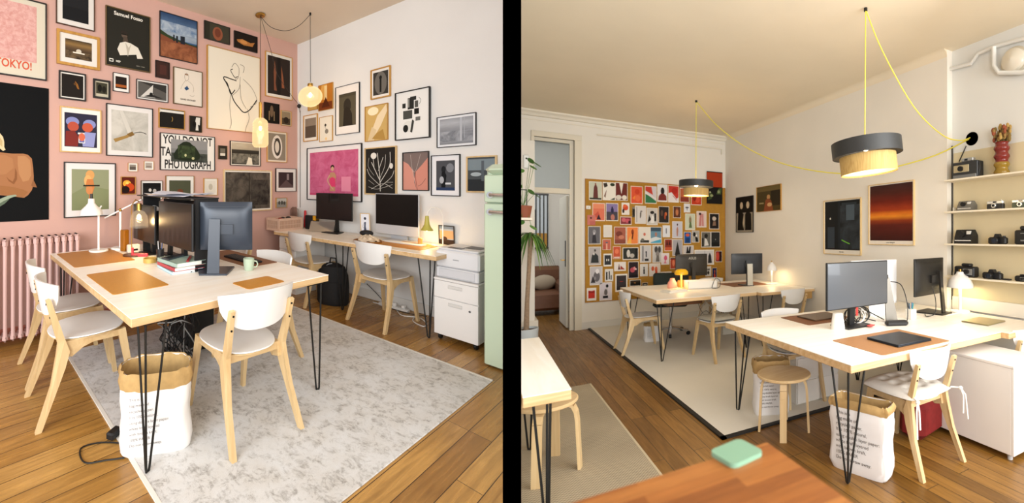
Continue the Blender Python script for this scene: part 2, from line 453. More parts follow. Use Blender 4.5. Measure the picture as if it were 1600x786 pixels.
def chair(loc, rz, label, group, s=1.0, cushion=False, seatm=None, name='dining_chair', bw=1.15):
    """white plywood seat and curved backrest on birch legs; sitter looks along local +y"""
    t = thing(name, label, 'chair', loc, rz, group, s)
    sm = seatm or WHITESEAT
    b = mb(sm); seat_slab(b, 0.215, 0.215, 0.462, 0.012); b.build('seat', t)
    b = mb(BIRCH_X); seat_slab(b, 0.209, 0.209, 0.4495, 0.010, dish=0.011); b.build('seat_underlayer', t)
    for sx in (-1, 1):                               # rear leg with the post that carries the backrest
        b = mb(BIRCH)
        poly = [(-0.312, 0.0), (-0.282, 0.0), (-0.160, 0.30), (-0.135, 0.385), (-0.160, 0.46), (-0.232, 0.695), (-0.240, 0.702), (-0.258, 0.696),
                (-0.212, 0.50), (-0.196, 0.44), (-0.205, 0.38), (-0.235, 0.22)]
        b.prism_x(poly, sx*0.182 - 0.0135, sx*0.182 + 0.0135)
        # splay the foot out a little
        b.v = [(x + sx*0.035*max(0.0, (0.42-z)/0.42) + sx*0.010*max(0, (z-.46)/.25), y, z) for x, y, z in b.v]
        lg = b.build('leg', t, smooth=False)
        for zz in (0.595, 0.672):
            c = mb(BLACKSTEEL); yy = -0.258 + (0.696 - zz)*0.235
            c.T = Matrix.Translation((sx*0.188, yy-0.002, zz)) @ Matrix.Rotation(R(90), 4, 'X')
            c.cyl((0,0,-0.001), 0.0055, 0.003, 10)
            c.build('bolt', lg)
    for sx in (-1, 1):                               # front leg
        b = mb(BIRCH)
        b.beam((sx*0.165, 0.165, 0.437), (sx*0.192, 0.240, 0.0), 0.027, 0.046, 0.024, 0.028, side=(1, 0, 0)); b.build('leg', t, smooth=False)
    b = mb(BIRCH_X)                                  # side rails with the curved bracket of the rear leg, and cross rail
    for sx in (-1, 1):
        b.prism_x([(-0.165, 0.438), (-0.175, 0.36), (-0.12, 0.345), (-0.06, 0.385), (0.0, 0.402), (0.165, 0.400), (0.165, 0.438)], sx*0.166-0.011, sx*0.166+0.011)
    b.box(-0.157, 0.157, 0.146, 0.166, 0.402, 0.438); b.box(-0.157, 0.157, -0.165, -0.145, 0.395, 0.438)
    b.build('seat_frame', t, smooth=False)
    # backrest: straight-topped D shape, curved around the sitter
    b = mb(sm)
    def pt(u, v, off=0.0):
        th = (u-0.5)*1.62; Rr = 0.262
        top = 0.782 - 0.012*(abs(u-0.5)*2)**2
        depth = 0.195*max(0.0, 1-(abs(u-0.5)*2)**2.6)**0.6 + 0.012
        z = top - depth*(1-v)
        y = -0.262 + (Rr+off)*(1-math.cos(th)) - off - 0.09*(z-0.66)*2.0
        return ((Rr+off)*math.sin(th)*0.985*bw, y, z)
    v = []; f = []; NU = 28; NV = 6
    for off in (0, -0.011):
        for j in range(NV+1):
            for i in range(NU+1): v.append(pt(i/NU, j/NV, off))
    W = NU+1; n = W*(NV+1)
    for j in range(NV):
        for i in range(NU):
            q = (j*W+i, j*W+i+1, (j+1)*W+i+1, (j+1)*W+i); f.append(q); f.append(tuple(n+k for k in reversed(q)))
    edge = list(range(W)) + [j*W+NU for j in range(1, NV+1)] + [NV*W+i for i in range(NU-1, -1, -1)] + [j*W for j in range(NV-1, 0, -1)]
    for k in range(len(edge)): a, c = edge[k], edge[(k+1) % len(edge)]; f.append((c, a, n+a, n+c))
    b.add(v, f); b.build('backrest', t)
    return t
def cushion(loc, rz, label, h, s=1.0, tufts=True, ties=True):
    t = thing('seat_cushion', label, 'cushion', loc, rz, None, s)
    b = mb(M(h, 0.85, noise=0.04, nscale=40)); N = 40
    tf = [(i*0.1, j*0.1) for i in (-1, 0, 1) for j in (-1, 0, 1)]
    def hh(x, y):
        d = 0.038*max(0.0, 1-(abs(x)/0.205)**5)**0.5*max(0.0, 1-(abs(y)/0.205)**5)**0.5
        for a, c in tf: d -= 0.018*math.exp(-((x-a)**2+(y-c)**2)/0.0007)
        return max(d, 0.003)
    top = []; 
    for sgn in (1, 0):
        for j in range(N+1):
            for i in range(N+1):
                x, y = (i/N-.5)*0.41, (j/N-.5)*0.41
                r = max(abs(x), abs(y)); 
                k = 1.0
                if r > 0: 
                    d = math.hypot(x, y)/r; k = 1 - 0.10*(d-1)/0.414
                top.append((x*k, y*k, hh(x, y) if sgn else 0.0))
    W = N+1; n = W*W; f = []
    for j in range(N):
        for i in range(N):
            q = (j*W+i, j*W+i+1, (j+1)*W+i+1, (j+1)*W+i); f.append(q); f.append(tuple(n+k for k in reversed(q)))
    edge = list(range(W)) + [j*W+N for j in range(1, W)] + [N*W+i for i in range(N-1, -1, -1)] + [j*W for j in range(N-1, 0, -1)]
    for k in range(len(edge)): a, c = edge[k], edge[(k+1) % len(edge)]; f.append((c, a, n+a, n+c))
    b.add(top, f); b.build('cushion_body', t)
    if ties:
        for sx in (-1, 1):
            c = mb(M('e6e2dc', 0.8))
            for dx, L in ((0.0, 0.13), (0.022, 0.17)):
                c.tube([(sx*0.17, -0.19, 0.012), (sx*(0.20), -0.235, 0.015), (sx*(0.205+dx), -0.25, -0.03), (sx*(0.2+dx*1.6), -0.252-dx*.4, -L)], 0.005, 6)
            c.sph((sx*0.2, -0.236, 0.012), 0.013, 8)
            c.build('tie', t)
    return t
def hairpin(parent, x, y, h, dx, dy, spread=0.16, r=0.0062, n3=True, name='leg'):
    """three-rod hairpin leg: foot at (x,y,0); rods rise to a plate that runs along dx,dy (+-1)"""
    b = mb(BLACKSTEEL)
    tops = [(x + dx*spread, y - dy*0.01, h), (x - dx*0.015, y - dy*0.02, h), (x - dx*0.01, y + dy*spread, h)]
    rr = 0.013; c = Vector((x, y, rr))
    low = []
    for t in tops:
        d = Vector((t[0]-x, t[1]-y, 0)); d = d.normalized() if d.length > 0.02 else Vector((-dx, -dy, 0)).normalized()
        low.append(c + d*rr)
        b.tube([t, c + d*rr + Vector((0,0,.012)), c + d*rr*.8 + Vector((0,0,-.001)), c + Vector((0,0,-rr+r))], r, 8)
    b.box(min(x-dx*.03, x+dx*(spread+.02)), max(x-dx*.03, x+dx*(spread+.02)), min(y-dy*.03, y+dy*(.03)), max(y-dy*.03, y+dy*.03), h-.004, h-0.0005)
    b.box(min(x-dx*.03, x+dx*.03), max(x-dx*.03, x+dx*.03), min(y-dy*.03, y+dy*(spread+.02)), max(y-dy*.03, y+dy*(spread+.02)), h-.0045, h-0.001)
    return b.build(name, parent)
def hairtable(name, label, x0, x1, y0, y1, z, th, legs, group=None, along='x', spread=0.16, m=None):
    t = thing(name, label, 'desk', (x0, y0, 0), 0, group)
    b = mb(m or (PINE if along == 'x' else PINE_Y)); b.box(0, x1-x0, 0, y1-y0, z-0.004, z)
    b.mat(PINE_EDGE); b.box(0, x1-x0, 0, y1-y0, z-th, z-0.004, 0.003)
    b.build('tabletop', t, smooth=False)
    for lx, ly, dx, dy in legs: hairpin(t, lx-x0, ly-y0, z-th, dx, dy, spread)
    return t
def monitor(loc, rz, label, w, h, zb, stand='plate', bodym=None, group=None, thick=0.035, chin=0.0, base=(0.24, 0.2), neck=0.05, screenm=None, name='monitor', logo=None, tilt=0, bezel=0.008, nx=0.0):
    """screen looks along local -y; zb = height of the panel's lower edge above the desk"""
    t = thing(name, label, 'monitor', loc, rz, group)
    bm = bodym or BLACKPL
    T = Matrix.Translation((0, 0, zb+h/2)) @ Matrix.Rotation(R(tilt), 4, 'X') @ Matrix.Translation((0, 0, -(zb+h/2)))
    b = mb(bm); b.T = T; b.box(-w/2, w/2, -0.012, 0.006, zb, zb+h, 0.003)
    b.grid(lambda u, v: ((.5-u)*w*.99, .006+(thick-.008)*max(0, 1-abs(2*u-1)**5)*max(0, 1-abs(2*v-1)**5), zb+h*(.005+.99*v)), 16, 12)
    b.box(-w*.36, w*.36, thick-.004, thick-.001, zb+h*.90, zb+h*.905)
    bo = b.build('housing', t)
    s = mb(screenm or SCREEN); s.T = T; s.box(-w/2+bezel, w/2-bezel, -0.0135, -0.0115, zb+bezel+chin, zb+h-bezel); s.build('screen', t, smooth=False)
    if logo:
        vs, fs = text_mesh(logo[0], logo[1], align='CENTER'); l = mb(M('b8b4a8', 0.4)); l.T = T
        l.add([(-x, thick+0.0006, zb+h*logo[2]+z) for x, z in vs], fs); l.build('logo', bo, smooth=False)
    yb = thick
    if stand == 'plate':
        n = mb(bm); n.beam((0, yb+0.045, 0.008), (0, yb+0.028, zb+h*.62), neck, 0.03, side=(1,0,0)); n.box(-0.04, 0.04, thick-.004, yb+0.03, zb+h*.38, zb+h*.6)
        n.build('neck', t, smooth=False)
        p = mb(bm); p.box(-base[0]/2, base[0]/2, yb+0.045-base[1]*.55, yb+0.045+base[1]*.45, 0, 0.012, 0.003); p.build('base', t, smooth=False)
    elif stand == 'v':
        n = mb(bm); n.beam((nx, yb+0.06, 0.008), (nx*.9, yb+0.03, zb+h*.66), neck, 0.018, neck*.9, .018); n.box(-0.05, 0.05, thick-.004, yb+0.02, zb+h*.35, zb+h*.55); n.build('neck', t, smooth=False)
        p = mb(bm); p.prism([(nx-base[0]/2, -base[1]*.5), (nx+base[0]/2, -base[1]*.5), (nx+base[0]*.34, base[1]*.5), (nx-base[0]*.34, base[1]*.5)], 0, 0.012); p.build('base', t, smooth=False)
    elif stand == 'foot':   # all-in-one computer on a bent aluminium foot
        n = mb(bm); n.beam((0, yb+0.035, 0.004), (0, yb-0.004, zb+h*.4), 0.2, 0.008, 0.17, 0.008); n.build('neck', t, smooth=False)
        p = mb(bm); p.box(-0.1, 0.1, -0.13, yb+0.04, 0, 0.007, 0.002); p.build('base', t, smooth=False)
    return t
def laptop(loc, rz, label, w, d, h=0.014, m=None, group=None):
    t = thing('laptop', label, 'laptop', loc, rz, group); mm = m or M('9a9a9c', 0.35, 0.8)
    b = mb(mm); b.box(-w/2, w/2, -d/2, d/2, 0.0015, h*.55, 0.003); b.build('base', t)
    b = mb(mm); b.box(-w/2, w/2, -d/2, d/2, h*.6, h, 0.003); b.build('lid', t)
    return t
def mat_on(x0, x1, y0, y1, z, label, m, rz=0, r=0.02):
    cx, cy = (x0+x1)/2, (y0+y1)/2; w, d = (x1-x0)/2, (y1-y0)/2
    b = mb(m); P = []
    for qx, qy, a0 in ((w-r, d-r, 0), (-w+r, d-r, 90), (-w+r, -d+r, 180), (w-r, -d+r, 270)):
        for k in range(5): a = R(a0+22.5*k); P.append((qx+r*math.cos(a), qy+r*math.sin(a)))
    b.prism(P, 0.0, 0.003)
    return solo(b, 'desk_mat', label, 'desk mat', (cx, cy, z), rz, smooth=False)
def dome_lamp(loc, label, hs, r, hz, m, base=0.09, group=None, pole=0.009, poff=0.0, power=3.0, col=(1, .72, .38), knobm=None):
    """white table lamp: disc base, pole and bell shade open at the bottom with a lit bulb"""
    t = thing('table_lamp', label, 'lamp', loc, 0, group)
    mb(m).cyl((0, 0, 0), base, 0.018, 28, bev=0.005).build('base', t)
    mb(m).tube([(poff, 0, 0.015), (poff, 0, hs)], pole, 10).build('pole', t)
    b = mb(m); h = hz
    pr = [(r, hs-h), (r*.97, hs-h*.80), (r*.84, hs-h*.48), (r*.55, hs-h*.20), (r*.32, hs-h*.10), (r*.26, hs+h*.10), (0.0, hs+h*.12)]
    inn = [(0.0, hs+h*.09), (r*.22, hs+h*.05), (r*.5, hs-h*.24), (r*.8, hs-h*.5), (r*.93, hs-h*.8), (r*.975, hs-h)]
    b.lathe(pr+inn+[(r, hs-h)], n=32); sh = b.build('lamp_shade', t)
    mb(knobm or BRASS).cyl((0, 0, hs+h*.12), r*.12, h*.16, 14).build('knob', sh)
    mb(M('ffd9a0', emit=14)).sph((0, 0, hs-h*.62), r*.24, 12).build('bulb', t)
    lamp_light(loc, (0, 0, hs-h*.95), power, col, 0.03)
    return t
def lamp_light(loc, off, power, col, r):
    l = bpy.data.lights.new('lamp_glow', 'POINT'); l.energy = power; l.color = col; l.shadow_soft_size = r
    o = bpy.data.objects.new('lamp_glow', l); COL.objects.link(o)
    o.matrix_world = ROOM @ Matrix.Translation((loc[0]+off[0], loc[1]+off[1], loc[2]+off[2]))
def paper_bag(loc, rz, label, w, d, h, roll, s=1.0, sq=0.0, ts=.68, tc='6e6b6c', text=True, group=None, fold=0.06, lean=0.0, seed=1):
    """white paper sack, brown kraft inside turned over at the top"""
    rnd = random.Random(seed)
    t = thing('paper_bag', label, 'paper bag', loc, rz, group)
    N = 40
    def ring(z, k=1.0, jit=0.0, rot=0.0, ex=3.2):
        out = []
        for i in range(N):
            x, y = superpt(2*math.pi*i/N, w/2*k, d/2*k, ex)
            wob = 1 + jit*math.sin(i*2.1+z*31)+jit*.7*math.sin(i*5.3+z*17)
            out.append((x*wob + lean*z, y*wob, z + (jit*.12*math.sin(i*1.7) if z > 0.01 else 0)))
        return out
    b = mb(PAPER); rows = [ring(0, .96, 0, ex=5), ring(0.012, 1.0, .005, ex=5)]
    for k in range(1, 9): rows.append(ring(h*k/8, 1.0 + .03*math.sin(k*1.3), .018, ex=4.2-0.18*k+sq))
    v = [p for r in rows for p in r]; f = [tuple(range(N-1, -1, -1))]
    for k in range(len(rows)-1):
        for i in range(N): j = (i+1) % N; f.append((k*N+i, k*N+j, k*N+N+j, k*N+N+i))
    b.add(v, f); body = b.build('bag_body', t, ang=60)
    c = mb(KRAFT); rows = [ring(h-roll, 1.035, .02, ex=3+sq), ring(h-roll*.5, 1.07, .035, ex=2.8+sq), ring(h-0.01, 1.05, .03, ex=2.8+sq), ring(h+.004, 1.0, .03, ex=2.8+sq), ring(h-.01, .955, .03, ex=2.8+sq), ring(h-roll, .93, .02, ex=3+sq), ring(h*.3, .9, .0, ex=3), ring(0.03, .88, 0, ex=3)]
    v = [p for r in rows for p in r]; f = [tuple((len(rows)-1)*N+i for i in range(N))]
    for k in range(len(rows)-1):
        for i in range(N): j = (i+1) % N; f.append((k*N+i, k*N+j, k*N+N+j, k*N+N+i))
    c.add(v, f); c.build('rolled_rim', t, ang=60)
    if text:
        tm = mb(M(tc, 0.8))
        lines = ['This is a', 'bag made of', 'recycled paper.', 'It is 100% natural,', 'using double layer paper:', 'white kraft layered', 'with brown kraft.', '100% PAPER', 'Do not throw away.']
        y = h-roll-0.035; step = (y-0.04)/len(lines)
        for ln in lines:
            vs, fs = text_mesh(ln, step*ts, bold=0.0001)
            tm.add([(-w*.36+a, -d/2*1.03-0.006-abs(0.02*math.sin((y+q)*9))*.3, y+q) for a, q in vs], fs); y -= step
        tm.v = [(x, yy - 0.0, z) for x, yy, z in tm.v]
        tm.build('printed_text', body, smooth=False)
    return t
def stool(loc, rz, label, s=1.0, r=0.175, h=0.45, nl=4, group=None):
    t = thing('stool', label, 'stool', loc, rz, group, s)
    mb(BIRCH_X).cyl((0, 0, h-0.022), r, 0.022, 36, bev=0.005).build('seat', t)
    for k in range(nl):
        a = 2*math.pi*k/nl + math.pi/4
        ca, sa = math.cos(a), math.sin(a); b = mb(BIRCH)
        P = [(0.05, h-.030), (0.115, h-.030), (0.15, h-.045), (0.168, h-.085), (0.175, h-.14), (0.19, 0.0)]
        side = (-sa, ca, 0)
        for i in range(len(P)-1):
            b.beam((ca*P[i][0], sa*P[i][0], P[i][1]), (ca*P[i+1][0], sa*P[i+1][0], P[i+1][1]), 0.050, 0.018, side=side)
        b.build('leg', t, smooth=False)
    return t
def wire(pts, r, m, name, label, cat, group=None, n=6, sm=5):
    """smooth cable through the points"""
    P = [Vector(p) for p in pts]; out = []
    for i in range(len(P)-1):
        p0, p1, p2, p3 = P[max(i-1,0)], P[i], P[i+1], P[min(i+2,len(P)-1)]
        for k in range(sm):
            t = k/sm; out.append(0.5*((2*p1)+(p2-p0)*t+(2*p0-5*p1+4*p2-p3)*t*t+(3*p1-p0-3*p2+p3)*t**3))
    out.append(P[-1])
    b = mb(m); b.tube([tuple(p) for p in out], r, n)
    if name is None: return b
    return solo(b, name, label, cat, group=group)

# ================================================================ LEFT: the pink room
ROOM = ROOM_L
WX, WY, CH = 3.97, 4.03, 3.49
def slab(name, m, poly, z0, z1): return struct(mb(m).prism(poly, z0, z1), name, smooth=False)
_inv = ROOM_L.inverted(); _c = [(_inv @ Vector(q))[:2] for q in ((.04,-2.2,0), (.04,1.0,0), (.13,2.2,0), (.13,4.05,0))]
polyL = [(-2.6, _c[0][1]), _c[0], _c[1], _c[2], _c[3], (WX, _c[3][1]), (WX, WY), (-2.6, WY)]
slab('floor_left', FLOOR_L, polyL, -0.05, 0.0)
slab('ceiling_left', CEIL_L, polyL, CH, CH+0.05)
struct(mb(W_PINK).box(-2.6, WX+.1, WY, WY+0.12, 0, CH), 'wall_left', smooth=False)
struct(mb(W_WHITE).box(WX, WX+0.12, 0.72, WY, 0, CH), 'wall_middle', smooth=False)
struct(mb(M('b9705f', .5)).box(-2.6, WX, WY-0.018, WY, 0, 0.11, .004), 'baseboard_left', smooth=False)
struct(mb(M('dddad5', .5)).box(WX-0.018, WX, 0.78, WY-.018, 0, 0.11, .004), 'baseboard_middle', smooth=False)

F_BLACK = M('1d1a19', 0.4); F_BROWN = M('4a3222', 0.45); F_OLIVE = M('5f4c2c', 0.45); F_GOLD = wood('gilt oak frame', 'c08f42', 'a6772f', 'z', .42)
F_GOLDL = wood('pale gilt frame', 'd8b271', 'c89c58', 'z', .42); F_OAK = OAK; F_LOAK = LIGHTOAK; F_OAKD = wood('dark oak frame', '9a7040', '80592e', 'z', .45); F_PALE = wood('pale ash frame', 'e2c690', 'd3b276', 'z', .42)
PICS = [
('P',0.310,2.390,0.651,0.734,0.012,0.02,F_BLACK,0.045,'cfc6b2','cfc6b2;m c48c84 0 .155 .95 1 d6aaa2 26;t c8553c .165 .74 .615 .035 TOKYO!','large pink poster reading TOKYO in a thin black frame, above the shoulder poster'),
('P',0.892,2.966,0.356,0.559,0.008,0.02,F_BROWN,0.05,'d8d3cc','1e1f21;r 17181a 0 0 1 .3;p a9a39a .72 .82 1 .9 1 .72 .86 .78','thin brown frame with white mat and black photo, directly above the wide gold frame'),
('P',0.919,2.576,0.400,0.338,0.026,0.025,F_GOLD,0.05,'dcd7ce','4a3826;g - 0 0 1 1 0:241c16,.35:3a2e22,.55:5a4630,.75:8a6c40,1:3a3024;m 2a221a 0 0 1 .4 6a563c 16;e c9c0ae .5 .42 .1 .12;r e6ddcb .28 .3 .72 .36','wide gold frame with white mat around a brown landscape, above the black square frame'),
('P',1.421,2.649,0.486,0.623,0.01,0.022,F_OLIVE,0,'','26251f;t e8e4d8 .092 1.03 .5 .895 Samuel_Fosso;e 5c4e42 .40 .575 .07 .055;e 2a241f .40 .62 .075 .03;r 12110c .33 .575 .48 .595;p 4c4036 .36 .42 .38 .55 .46 .55 .5 .44;p d8d2c4 .24 .3 .3 .42 .42 .46 .55 .45 .72 .40 .84 .22 .7 .2 .68 .27 .3 .2;p b5ad9d .42 .45 .5 .36 .56 .45 .48 .2;r e8e4d8 .06 .06 .15 .115;r 26251f .075 .073 .135 .102;t e8e4d8 .045 1 .26 .07 MEP;t a8a294 .02 1 .78 .06 06.07.21_-_13.03.22','dark exhibition poster reading Samuel Fosso with a man in a white shirt'),
('P',2.018,2.863,0.487,0.520,0.007,0.02,F_BLACK,0,'','36557c;g - 0 .45 1 1 0:8496a8,.2:9aa8b6,.45:5a7494,1:2c4468;m 5a7494 0 .6 1 .82 a4b0bc 9;p 2e3b25 0 .6 .2 .52 .5 .46 .8 .42 1 .42 1 .3 0 .3;p 7a4630 0 .5 .35 .42 1 .38 1 0 0 0;m 6e3e28 0 0 1 .36 9a6040 10;r 22252a .34 .4 .38 .55;r 22252a .42 .38 .47 .54;r 20242c .54 .38 .66 .56','black framed photo of a red earth road under a deep blue sky'),
('P',2.549,3.204,0.381,0.223,0.005,0.02,F_BLACK,0,'','3d3a2e;e 8a5038 .52 .45 .2 .4;e 6b3a2a .52 .5 .12 .26;r 2c2b22 0 0 .2 1','small wide black frame with a blurred reddish face, below the ceiling line'),
('P',3.000,3.195,0.386,0.218,0.005,0.02,F_BLACK,0,'','1e1712;p a9703a .1 .5 .35 .62 .7 .5 .9 .6 .8 .3 .4 .25 .15 .38;e c4874a .4 .45 .16 .12','small wide black frame with a golden reclining figure, above the big line drawing'),
('P',1.811,2.617,0.172,0.193,0.006,0.02,F_BLACK,0,'','39241f;r 4a2a24 .3 .2 .8 .8','tiny black frame with a dark maroon print, below the red earth road photo'),
('P',0.863,2.241,0.248,0.275,0.014,0.02,F_BLACK,0.0,'','e4dfd6;r 1c1714 .05 .05 .95 .95;p 8a5a24 .6 .72 .72 .6 .78 .4 .7 .42 .62 .58;e 5a3a1c .6 .6 .06 .05','square black frame with a fine white line around a near black print'),
('P',1.141,2.290,0.172,0.198,0.02,0.02,F_BLACK,0.0,'','b9b29c;r 3c3a2c .08 .2 .92 .92;e 14120c .35 .55 .16 .25;e 1c1a12 .68 .5 .16 .22','small square black frame with a tiny print of two dark shapes'),
('P',1.340,2.390,0.173,0.197,0.005,0.02,F_BLACK,(0.022, 0.03),'e4dfd8','241a16;r 9c5426 0 .1 1 .34;r 241a16 0 0 1 .12','small black frame with white mat and a tiny dark red sunset'),
('P',1.692,2.343,0.374,0.217,0.006,0.02,F_BLACK,0.014,'dcd8d2','55524e;p 302e2c 0 1 1 1 1 .5 .55 .75;p c9c5be .08 .05 .52 .9 .5 .35 .6 .08;p 2a2826 .2 .1 .45 .3 .9 .1;e 181614 .45 .28 .06 .12','black framed wide photo of a bright triangular slope, above a small gold frame'),
('P',2.138,2.346,0.388,0.433,0.008,0.022,F_OLIVE,0,'','d9cfc0;s 7a6a5c .01 .38 .84 .45 .9 .52 .82 .5 .72 .42 .68 .38 .76 .38 .84;r 8c6a50 .38 .84 .5 .88;s 8c7d6e .008 .4 .68 .3 .55 .24 .42;s 8c7d6e .008 .5 .68 .64 .6 .7 .48 .68 .38;p 2c4a6c .36 .46 .46 .54 .53 .46 .43 .4;s 8c7d6e .008 .55 .28 .66 .26 .72 .3;t 3c342c .06 1 .5 .12 DAVID_HOCKNEY','olive framed cream poster with a pencil drawing of a boy, titled in capitals below'),
('P',2.817,2.097,0.843,1.035,0.006,0.03,F_GOLD,0,'','e0d8c6;s 2a2622 .012 .46 .78 .42 .76 .45 .72 .5 .68 .56 .7;s 6a6258 .008 .44 .8 .5 .86 .58 .8 .56 .68 .5 .66;s 6a6258 .008 .66 .76 .68 .84 .6 .86;s 2a2622 .016 .5 .52 .42 .46 .36 .58 .3 .62 .3 .66 .42 .65 .53 .64;s 2a2622 .018 .3 .63 .35 .57 .42 .48 .48 .38 .58 .3 .68 .25 .8 .3 .94 .44;s 8a8276 .008 .6 .7 .58 .55 .46 .45;s 8a8276 .008 .66 .68 .84 .58 .94 .42 .8 .33;s 8a8276 .008 .42 .45 .4 .3 .43 .1 .4 .02;s 8a8276 .008 .74 .3 .78 .18 .72 .06 .7 0;s 8a8276 .008 .6 .6 .62 .42 .72 .3','very large cream canvas with a flowing black line drawing of a seated figure'),
('P',3.593,2.633,0.514,0.629,0.008,0.022,F_OAK,(0.035, 0.04),'d8d2c8','2a201a;p 7a4a34 .3 .9 .38 .6 .34 .3 .4 .1 .28 .1 .26 .6;p 8a5236 .6 .8 .68 .5 .74 .2 .62 .2 .6 .5;r 1a1410 .42 0 .56 1','oak framed dark brown print with wide white mat, high beside the room corner'),
('P',3.454,2.263,0.279,0.283,0.005,0.02,F_BLACK,0,'','17120f;e 6a5642 .5 .6 .12 .3;r 8b7355 .3 .12 .36 .6;r 8b7355 .64 .12 .7 .6','small black frame with a dark interior, just right of the hanging ribbed glass lamp cord'),
('P',3.730,2.252,0.198,0.218,0.005,0.02,F_OAK,0.012,'c0b298','4a3c2c;r 8d7d64 0 .5 1 1;e 2a2018 .5 .35 .3 .25','tiny oak frame with a sepia landscape, under the white matted brown print'),
('P',0.941,1.723,0.387,0.447,0.011,0.022,F_GOLDL,(0.03, 0.045),'e6e1da','2c2a3c;e 8288b8 .24 .74 .2 .14;e 868cbc .76 .7 .2 .14;e b2503c .26 .6 .17 .14;e c0583e .7 .6 .17 .14;p 7a2c26 .02 .02 .04 .45 .3 .48 .42 .3 .4 .02;p 9196c4 .9 .02 .96 .45 .62 .46 .52 .3 .55 .02;r e8e4e0 .4 .38 .6 .43;r e8e4e0 .42 .12 .62 .3;r 6b70a8 .44 .14 .6 .22;e cf6a4e .52 .3 .1 .12','pale gold frame with a colourful print of two figures with blue hair'),
('P',1.439,1.706,0.510,0.547,0.009,0.022,F_BLACK,(0.045, 0.05),'dcd7d2','bcb8ae;m a8a49a 0 0 1 1 c8c4ba 5;p c9c5bb .2 1 .45 .4 .6 .35 .3 1;p 9a7a44 .05 .28 .35 .38 .55 .46 .6 .42 .42 .33 .1 .2;p 7d5e30 .4 .42 .55 .5 .62 .42 .5 .36;s 3c3832 .02 .6 .46 .78 .5 .95 .46','black framed white matted photo of a hand reaching sideways over pale cloth'),
('P',1.927,2.050,0.328,0.226,0.008,0.022,F_GOLD,0,'','1a1714;r d8d4cc 0 .84 1 .97;r 1a1714 0 .0 .98 .84;s c9a24a .015 .5 .62 .53 .5 .5 .36;r e8e0c8 .0 .8 .04 1','small wide gold frame with a black print, directly below the bright triangle photo'),
('P',2.239,2.036,0.171,0.194,0.004,0.02,F_OLIVE,0,'','1f1c19;p d4cfc6 .55 .95 .9 .95 .85 .45 .7 .5 .75 .1 .5 .1 .55 .5 .45 .6;e 0e0c0a .4 .5 .15 .2','small upright dark frame with a torn white shape, left of the great line drawing'),
('P',2.145,1.569,0.732,0.427,0.007,0.022,F_BLACK,0,'','e0dbd2;t 2c2a28 .34 .72 .5 .73 YOU_DO_NOT;t 2c2a28 .34 .72 .09 .39 TA;t 2c2a28 .34 .66 .5 .04 PHOTOGRAPH;r 7a7a78 .18 .23 .86 .86;r 8a8886 .18 .6 .86 .86;m 2a2e28 .18 .23 .86 .48 4a4e46 14;p 20281a .24 .3 .22 .42 .26 .54 .3 .62 .33 .72 .4 .8 .46 .82 .52 .8 .56 .74 .62 .68 .66 .6 .7 .5 .72 .42 .7 .32 .6 .27 .4 .26;m 1c2416 .3 .34 .62 .7 3c4a2c 22;e c4c08c .44 .42 .02 .04;e b8b484 .58 .34 .025 .04','black framed poster reading YOU DO NOT TAKE A PHOTOGRAPH around a dark tree'),
('P',1.467,1.544,0.106,0.094,0.003,0.015,F_OAK,0.015,'e6e1d8','5a5048;r 8a8074 0 .6 1 1','tiny pale frame with a minute dark view, left one of the two tiny pale frames'),
('P',1.649,1.566,0.112,0.098,0.003,0.015,F_OAK,0.015,'e6e1d8','a89c90;r 7a6c60 .1 .2 .9 .4','tiny pale frame with a minute grey sketch, right one of the two tiny pale frames'),
('P',1.417,1.297,0.160,0.192,0.007,0.02,F_GOLD,0,'','5a1c10;e e8a438 .4 .62 .3 .2;e c4461c .6 .4 .35 .25;e 1c0c08 .3 .25 .3 .22;e f0c860 .42 .65 .12 .08','small gold frame with a fiery orange and black print, right of the green backed figure'),
('P',1.684,1.234,0.252,0.213,0.004,0.02,F_OLIVE,(0.016, 0.022),'ddd8d2','191817;e c8c2ba .4 .5 .08 .12;e a8a29a .65 .45 .1 .14;r 0e0d0c 0 .7 1 1','white matted photo of figures in the dark, beside the small fiery print'),
('P',2.032,1.089,0.369,0.418,0.006,0.022,F_OAKD,(0.04, 0.05),'dcd6cc','4a4c38;r 3c3e2c 0 0 1 .5;e 6a3a24 .5 .55 .15 .12','brown frame with wide white mat and a dark olive print above the paper stack'),
('P',2.451,1.264,0.200,0.216,0.006,0.02,F_GOLD,(0.02, 0.025),'e0d9cc','d6cebf;e b8ae9c .5 .5 .2 .25','small gold frame with a nearly blank cream print'),
('P',2.631,1.722,0.131,0.175,0.003,0.02,F_OLIVE,0,'','28241f;r cfc8ba .2 .25 .8 .45;r 6a6458 .2 .45 .8 .8','tiny narrow dark frame between the lettered poster and the lake photo'),
('P',2.996,1.650,0.503,0.320,0.006,0.022,F_BLACK,(0.016, 0.012),'dcd5c8','4a463c;g - 0 0 1 1 0:3a3832,.4:6a665c,.5:2a2822,.66:34322c,.7:a49c8a,1:b4ac9a;m 3c3a32 0 .05 1 .5 7a766a 20;p d8d0bc .52 0 .6 .35 .72 .3 .75 0','black framed grey lake photo half behind the ribbed glass pendant lamp'),
('P',3.045,1.039,0.812,0.556,0.012,0.025,F_LOAK,(0.02, 0.02),'dcd4c6','38332d;m 2a2622 0 0 1 1 5c544a 6;r 34302a .5 0 .53 1;m 24211e .55 .1 .95 .8 4c463e 9','large pale oak frame with a murky dark grey image, right of the small cream print'),
('P',3.553,1.716,0.376,0.437,0.007,0.022,F_OAK,(0.016, 0.022),'ddd2bf','8a8070;e e0d8cc .5 .5 .3 .44;e 4c453c .52 .5 .2 .34;e d8cfc0 .5 .5 .12 .22;s 2a2622 .02 .35 .8 .6 .7 .7 .4 .5 .15','oak framed image of a pale oval shell shape, next to the corner'),
